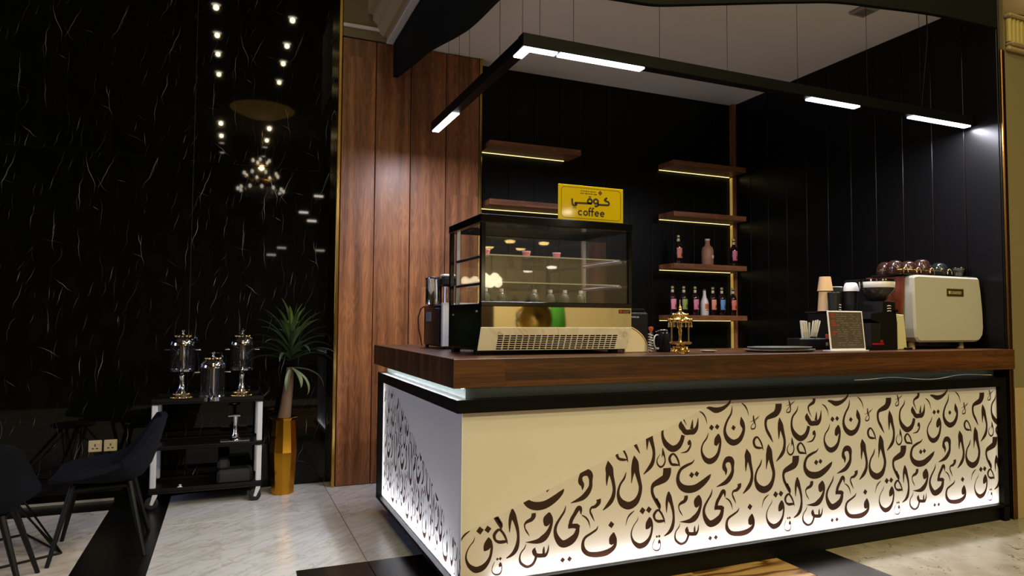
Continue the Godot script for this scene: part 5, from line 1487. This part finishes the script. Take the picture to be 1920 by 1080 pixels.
# ---------------------------------------------------------------- chairs, side table, sockets
func seating() -> void:
	var c := chair("dark navy upholstered shell chair in front of the trolley, turned to the left")
	c.position = Vector3(-1.53, 0, -1.52)
	c.rotation.y = PI / 2 + 0.05
	var d := copy_of(c, Vector3(-1.96, 0, -0.99), 0.10, "dark navy upholstered shell chair cut off by the photo's left edge, seen from behind")
	var t := thing("side_table", "low black side table on crossed wire legs behind the cut off chair", "table", Vector3(-2.06, 0, -1.58))
	part(t, "table_top", MB.new().lathe([Vector2(0.0, 0.38), Vector2(0.15, 0.38), Vector2(0.156, 0.386), Vector2(0.156, 0.394), Vector2(0.15, 0.40), Vector2(0.0, 0.40)], 32), M.black)
	var legs := []
	for i in 4:
		var a := TAU * i / 4.0 + 0.25
		var foot := Vector3(cos(a) * 0.36, 0.008, sin(a) * 0.36)
		var na := a + PI / 2
		var hub := Vector3(cos(a) * 0.07, 0.378, sin(a) * 0.07)
		var side := Vector3(cos(na), 0, sin(na)) * 0.05
		part(t, "wire_leg", MB.new().tube([hub + side, foot, hub - side], [0.006], 7), M.black)
		var nxt := Vector3(cos(na) * 0.36, 0.008, sin(na) * 0.36)
		part(t, "floor_wire", MB.new().tube([foot, nxt], [0.006], 7), M.black)
		part(t, "brace", MB.new().tube([Vector3(cos(a) * 0.08, 0.375, sin(a) * 0.08), nxt.lerp(foot, 0.15)], [0.005], 7), M.black)
	# sockets on the marble
	for i in 2:
		var s := thing("wall_socket", ["ivory wall socket on the black marble, the left of the pair", "ivory wall socket on the black marble, the right of the pair"][i], "socket", Vector3([-1.744, -1.652][i], 0.376, -2.62), 0.0, "")
		var ivory := mat(col(196, 184, 148), 0.5)
		part(s, "plate", bx(-0.040, 0.040, -0.040, 0.040, 0.0, 0.010, 0.004), ivory)
		part(s, "switch", bx(0.014, 0.028, 0.012, 0.032, 0.0100, 0.0130, 0.001), mat(col(206, 194, 160), 0.5))
		for h in [[0.0, 0.006, 0.004, 0.008], [-0.012, -0.016, 0.007, 0.004], [0.012, -0.016, 0.007, 0.004]]:
			part(s, "pin_hole", bx(h[0] - h[2], h[0] + h[2], h[1] - h[3], h[1] + h[3], 0.0098, 0.0104), mat(col(70, 44, 30), 0.8))

func chair(text: String) -> Node3D:   # faces -z
	var c := thing("shell_chair", text, "chair", Vector3.ZERO, 0.0, "")
	var prof := [Vector2(-0.235, 0.405), Vector2(-0.225, 0.425), Vector2(-0.17, 0.422), Vector2(-0.08, 0.405), Vector2(0.02, 0.392), Vector2(0.11, 0.392), Vector2(0.17, 0.415), Vector2(0.205, 0.470), Vector2(0.225, 0.53), Vector2(0.245, 0.60), Vector2(0.262, 0.665), Vector2(0.270, 0.697), Vector2(0.272, 0.706)]   # z, y along the middle of the seat and back
	var half := [0.15, 0.20, 0.222, 0.230, 0.234, 0.236, 0.238, 0.236, 0.228, 0.214, 0.195, 0.165, 0.13]
	var lift := [0.0, 0.01, 0.03, 0.055, 0.085, 0.11, 0.12, 0.11, 0.085, 0.06, 0.04, 0.03, 0.02]
	var m := prof.size()
	var n := 12
	var g := []
	for i in m:
		var p: Vector2 = prof[i]
		var a: Vector2 = prof[maxi(i - 1, 0)]
		var b: Vector2 = prof[mini(i + 1, m - 1)]
		var d := (b - a).normalized()
		var nr := Vector2(-d.y, d.x)   # towards the sitter: up from the seat, forward from the back
		var row := []
		for k in n + 1:
			var s := 2.0 * k / n - 1.0
			var rise: float = lift[i] * pow(absf(s), 2.6)
			row.append(Vector3(half[i] * s, p.y + nr.y * rise, p.x + nr.x * rise))
		g.append(row)
	var nm := []
	for i in m:
		var row := []
		for k in n + 1:
			var u: Vector3 = g[mini(i + 1, m - 1)][k] - g[maxi(i - 1, 0)][k]
			var v: Vector3 = g[i][mini(k + 1, n)] - g[i][maxi(k - 1, 0)]
			row.append(u.cross(v).normalized())
		nm.append(row)
	var mb := MB.new()
	var th := 0.032
	for i in m - 1:
		for k in n:
			var q := [g[i][k], g[i + 1][k], g[i + 1][k + 1], g[i][k + 1]]
			var w := [nm[i][k], nm[i + 1][k], nm[i + 1][k + 1], nm[i][k + 1]]
			mb.quads(q[0], q[1], q[2], q[3], w[0], w[1], w[2], w[3])
			mb.quads(q[0] - w[0] * th, q[3] - w[3] * th, q[2] - w[2] * th, q[1] - w[1] * th, -w[0], -w[3], -w[2], -w[1])
	for i in m - 1:
		for k in [0, n]:
			var A: Vector3 = g[i][k]
			var B: Vector3 = g[i + 1][k]
			var C: Vector3 = B - nm[i + 1][k] * th
			var D: Vector3 = A - nm[i][k] * th
			if k == 0:
				mb.quad(A, D, C, B)
			else:
				mb.quad(A, B, C, D)
	for k in n:
		for i in [0, m - 1]:
			var A: Vector3 = g[i][k]
			var B: Vector3 = g[i][k + 1]
			var C: Vector3 = B - nm[i][k + 1] * th
			var D: Vector3 = A - nm[i][k] * th
			if i == 0:
				mb.quad(A, B, C, D)
			else:
				mb.quad(A, D, C, B)
	part(c, "shell", mb, M.navy)
	var cush := MB.new().lathe([Vector2(0.0, 0.412), Vector2(0.14, 0.414), Vector2(0.185, 0.424), Vector2(0.19, 0.436), Vector2(0.17, 0.446), Vector2(0.0, 0.450)], 26, Transform3D(Basis.from_scale(Vector3(1, 1, 0.92)), Vector3(0, -0.012, -0.05)))
	part(c, "seat_cushion", cush, M.navy)
	for sx in [-1, 1]:
		for sz in [-1, 1]:
			part(c, "leg", MB.new().tube([Vector3(sx * 0.12, 0.375, sz * 0.13), Vector3(sx * 0.225, 0.0, sz * 0.215)], [0.016, 0.010], 10), M.black)
	part(c, "under_frame", bx(-0.13, 0.13, 0.345, 0.362, -0.14, 0.14, 0.004), M.black)
	return c
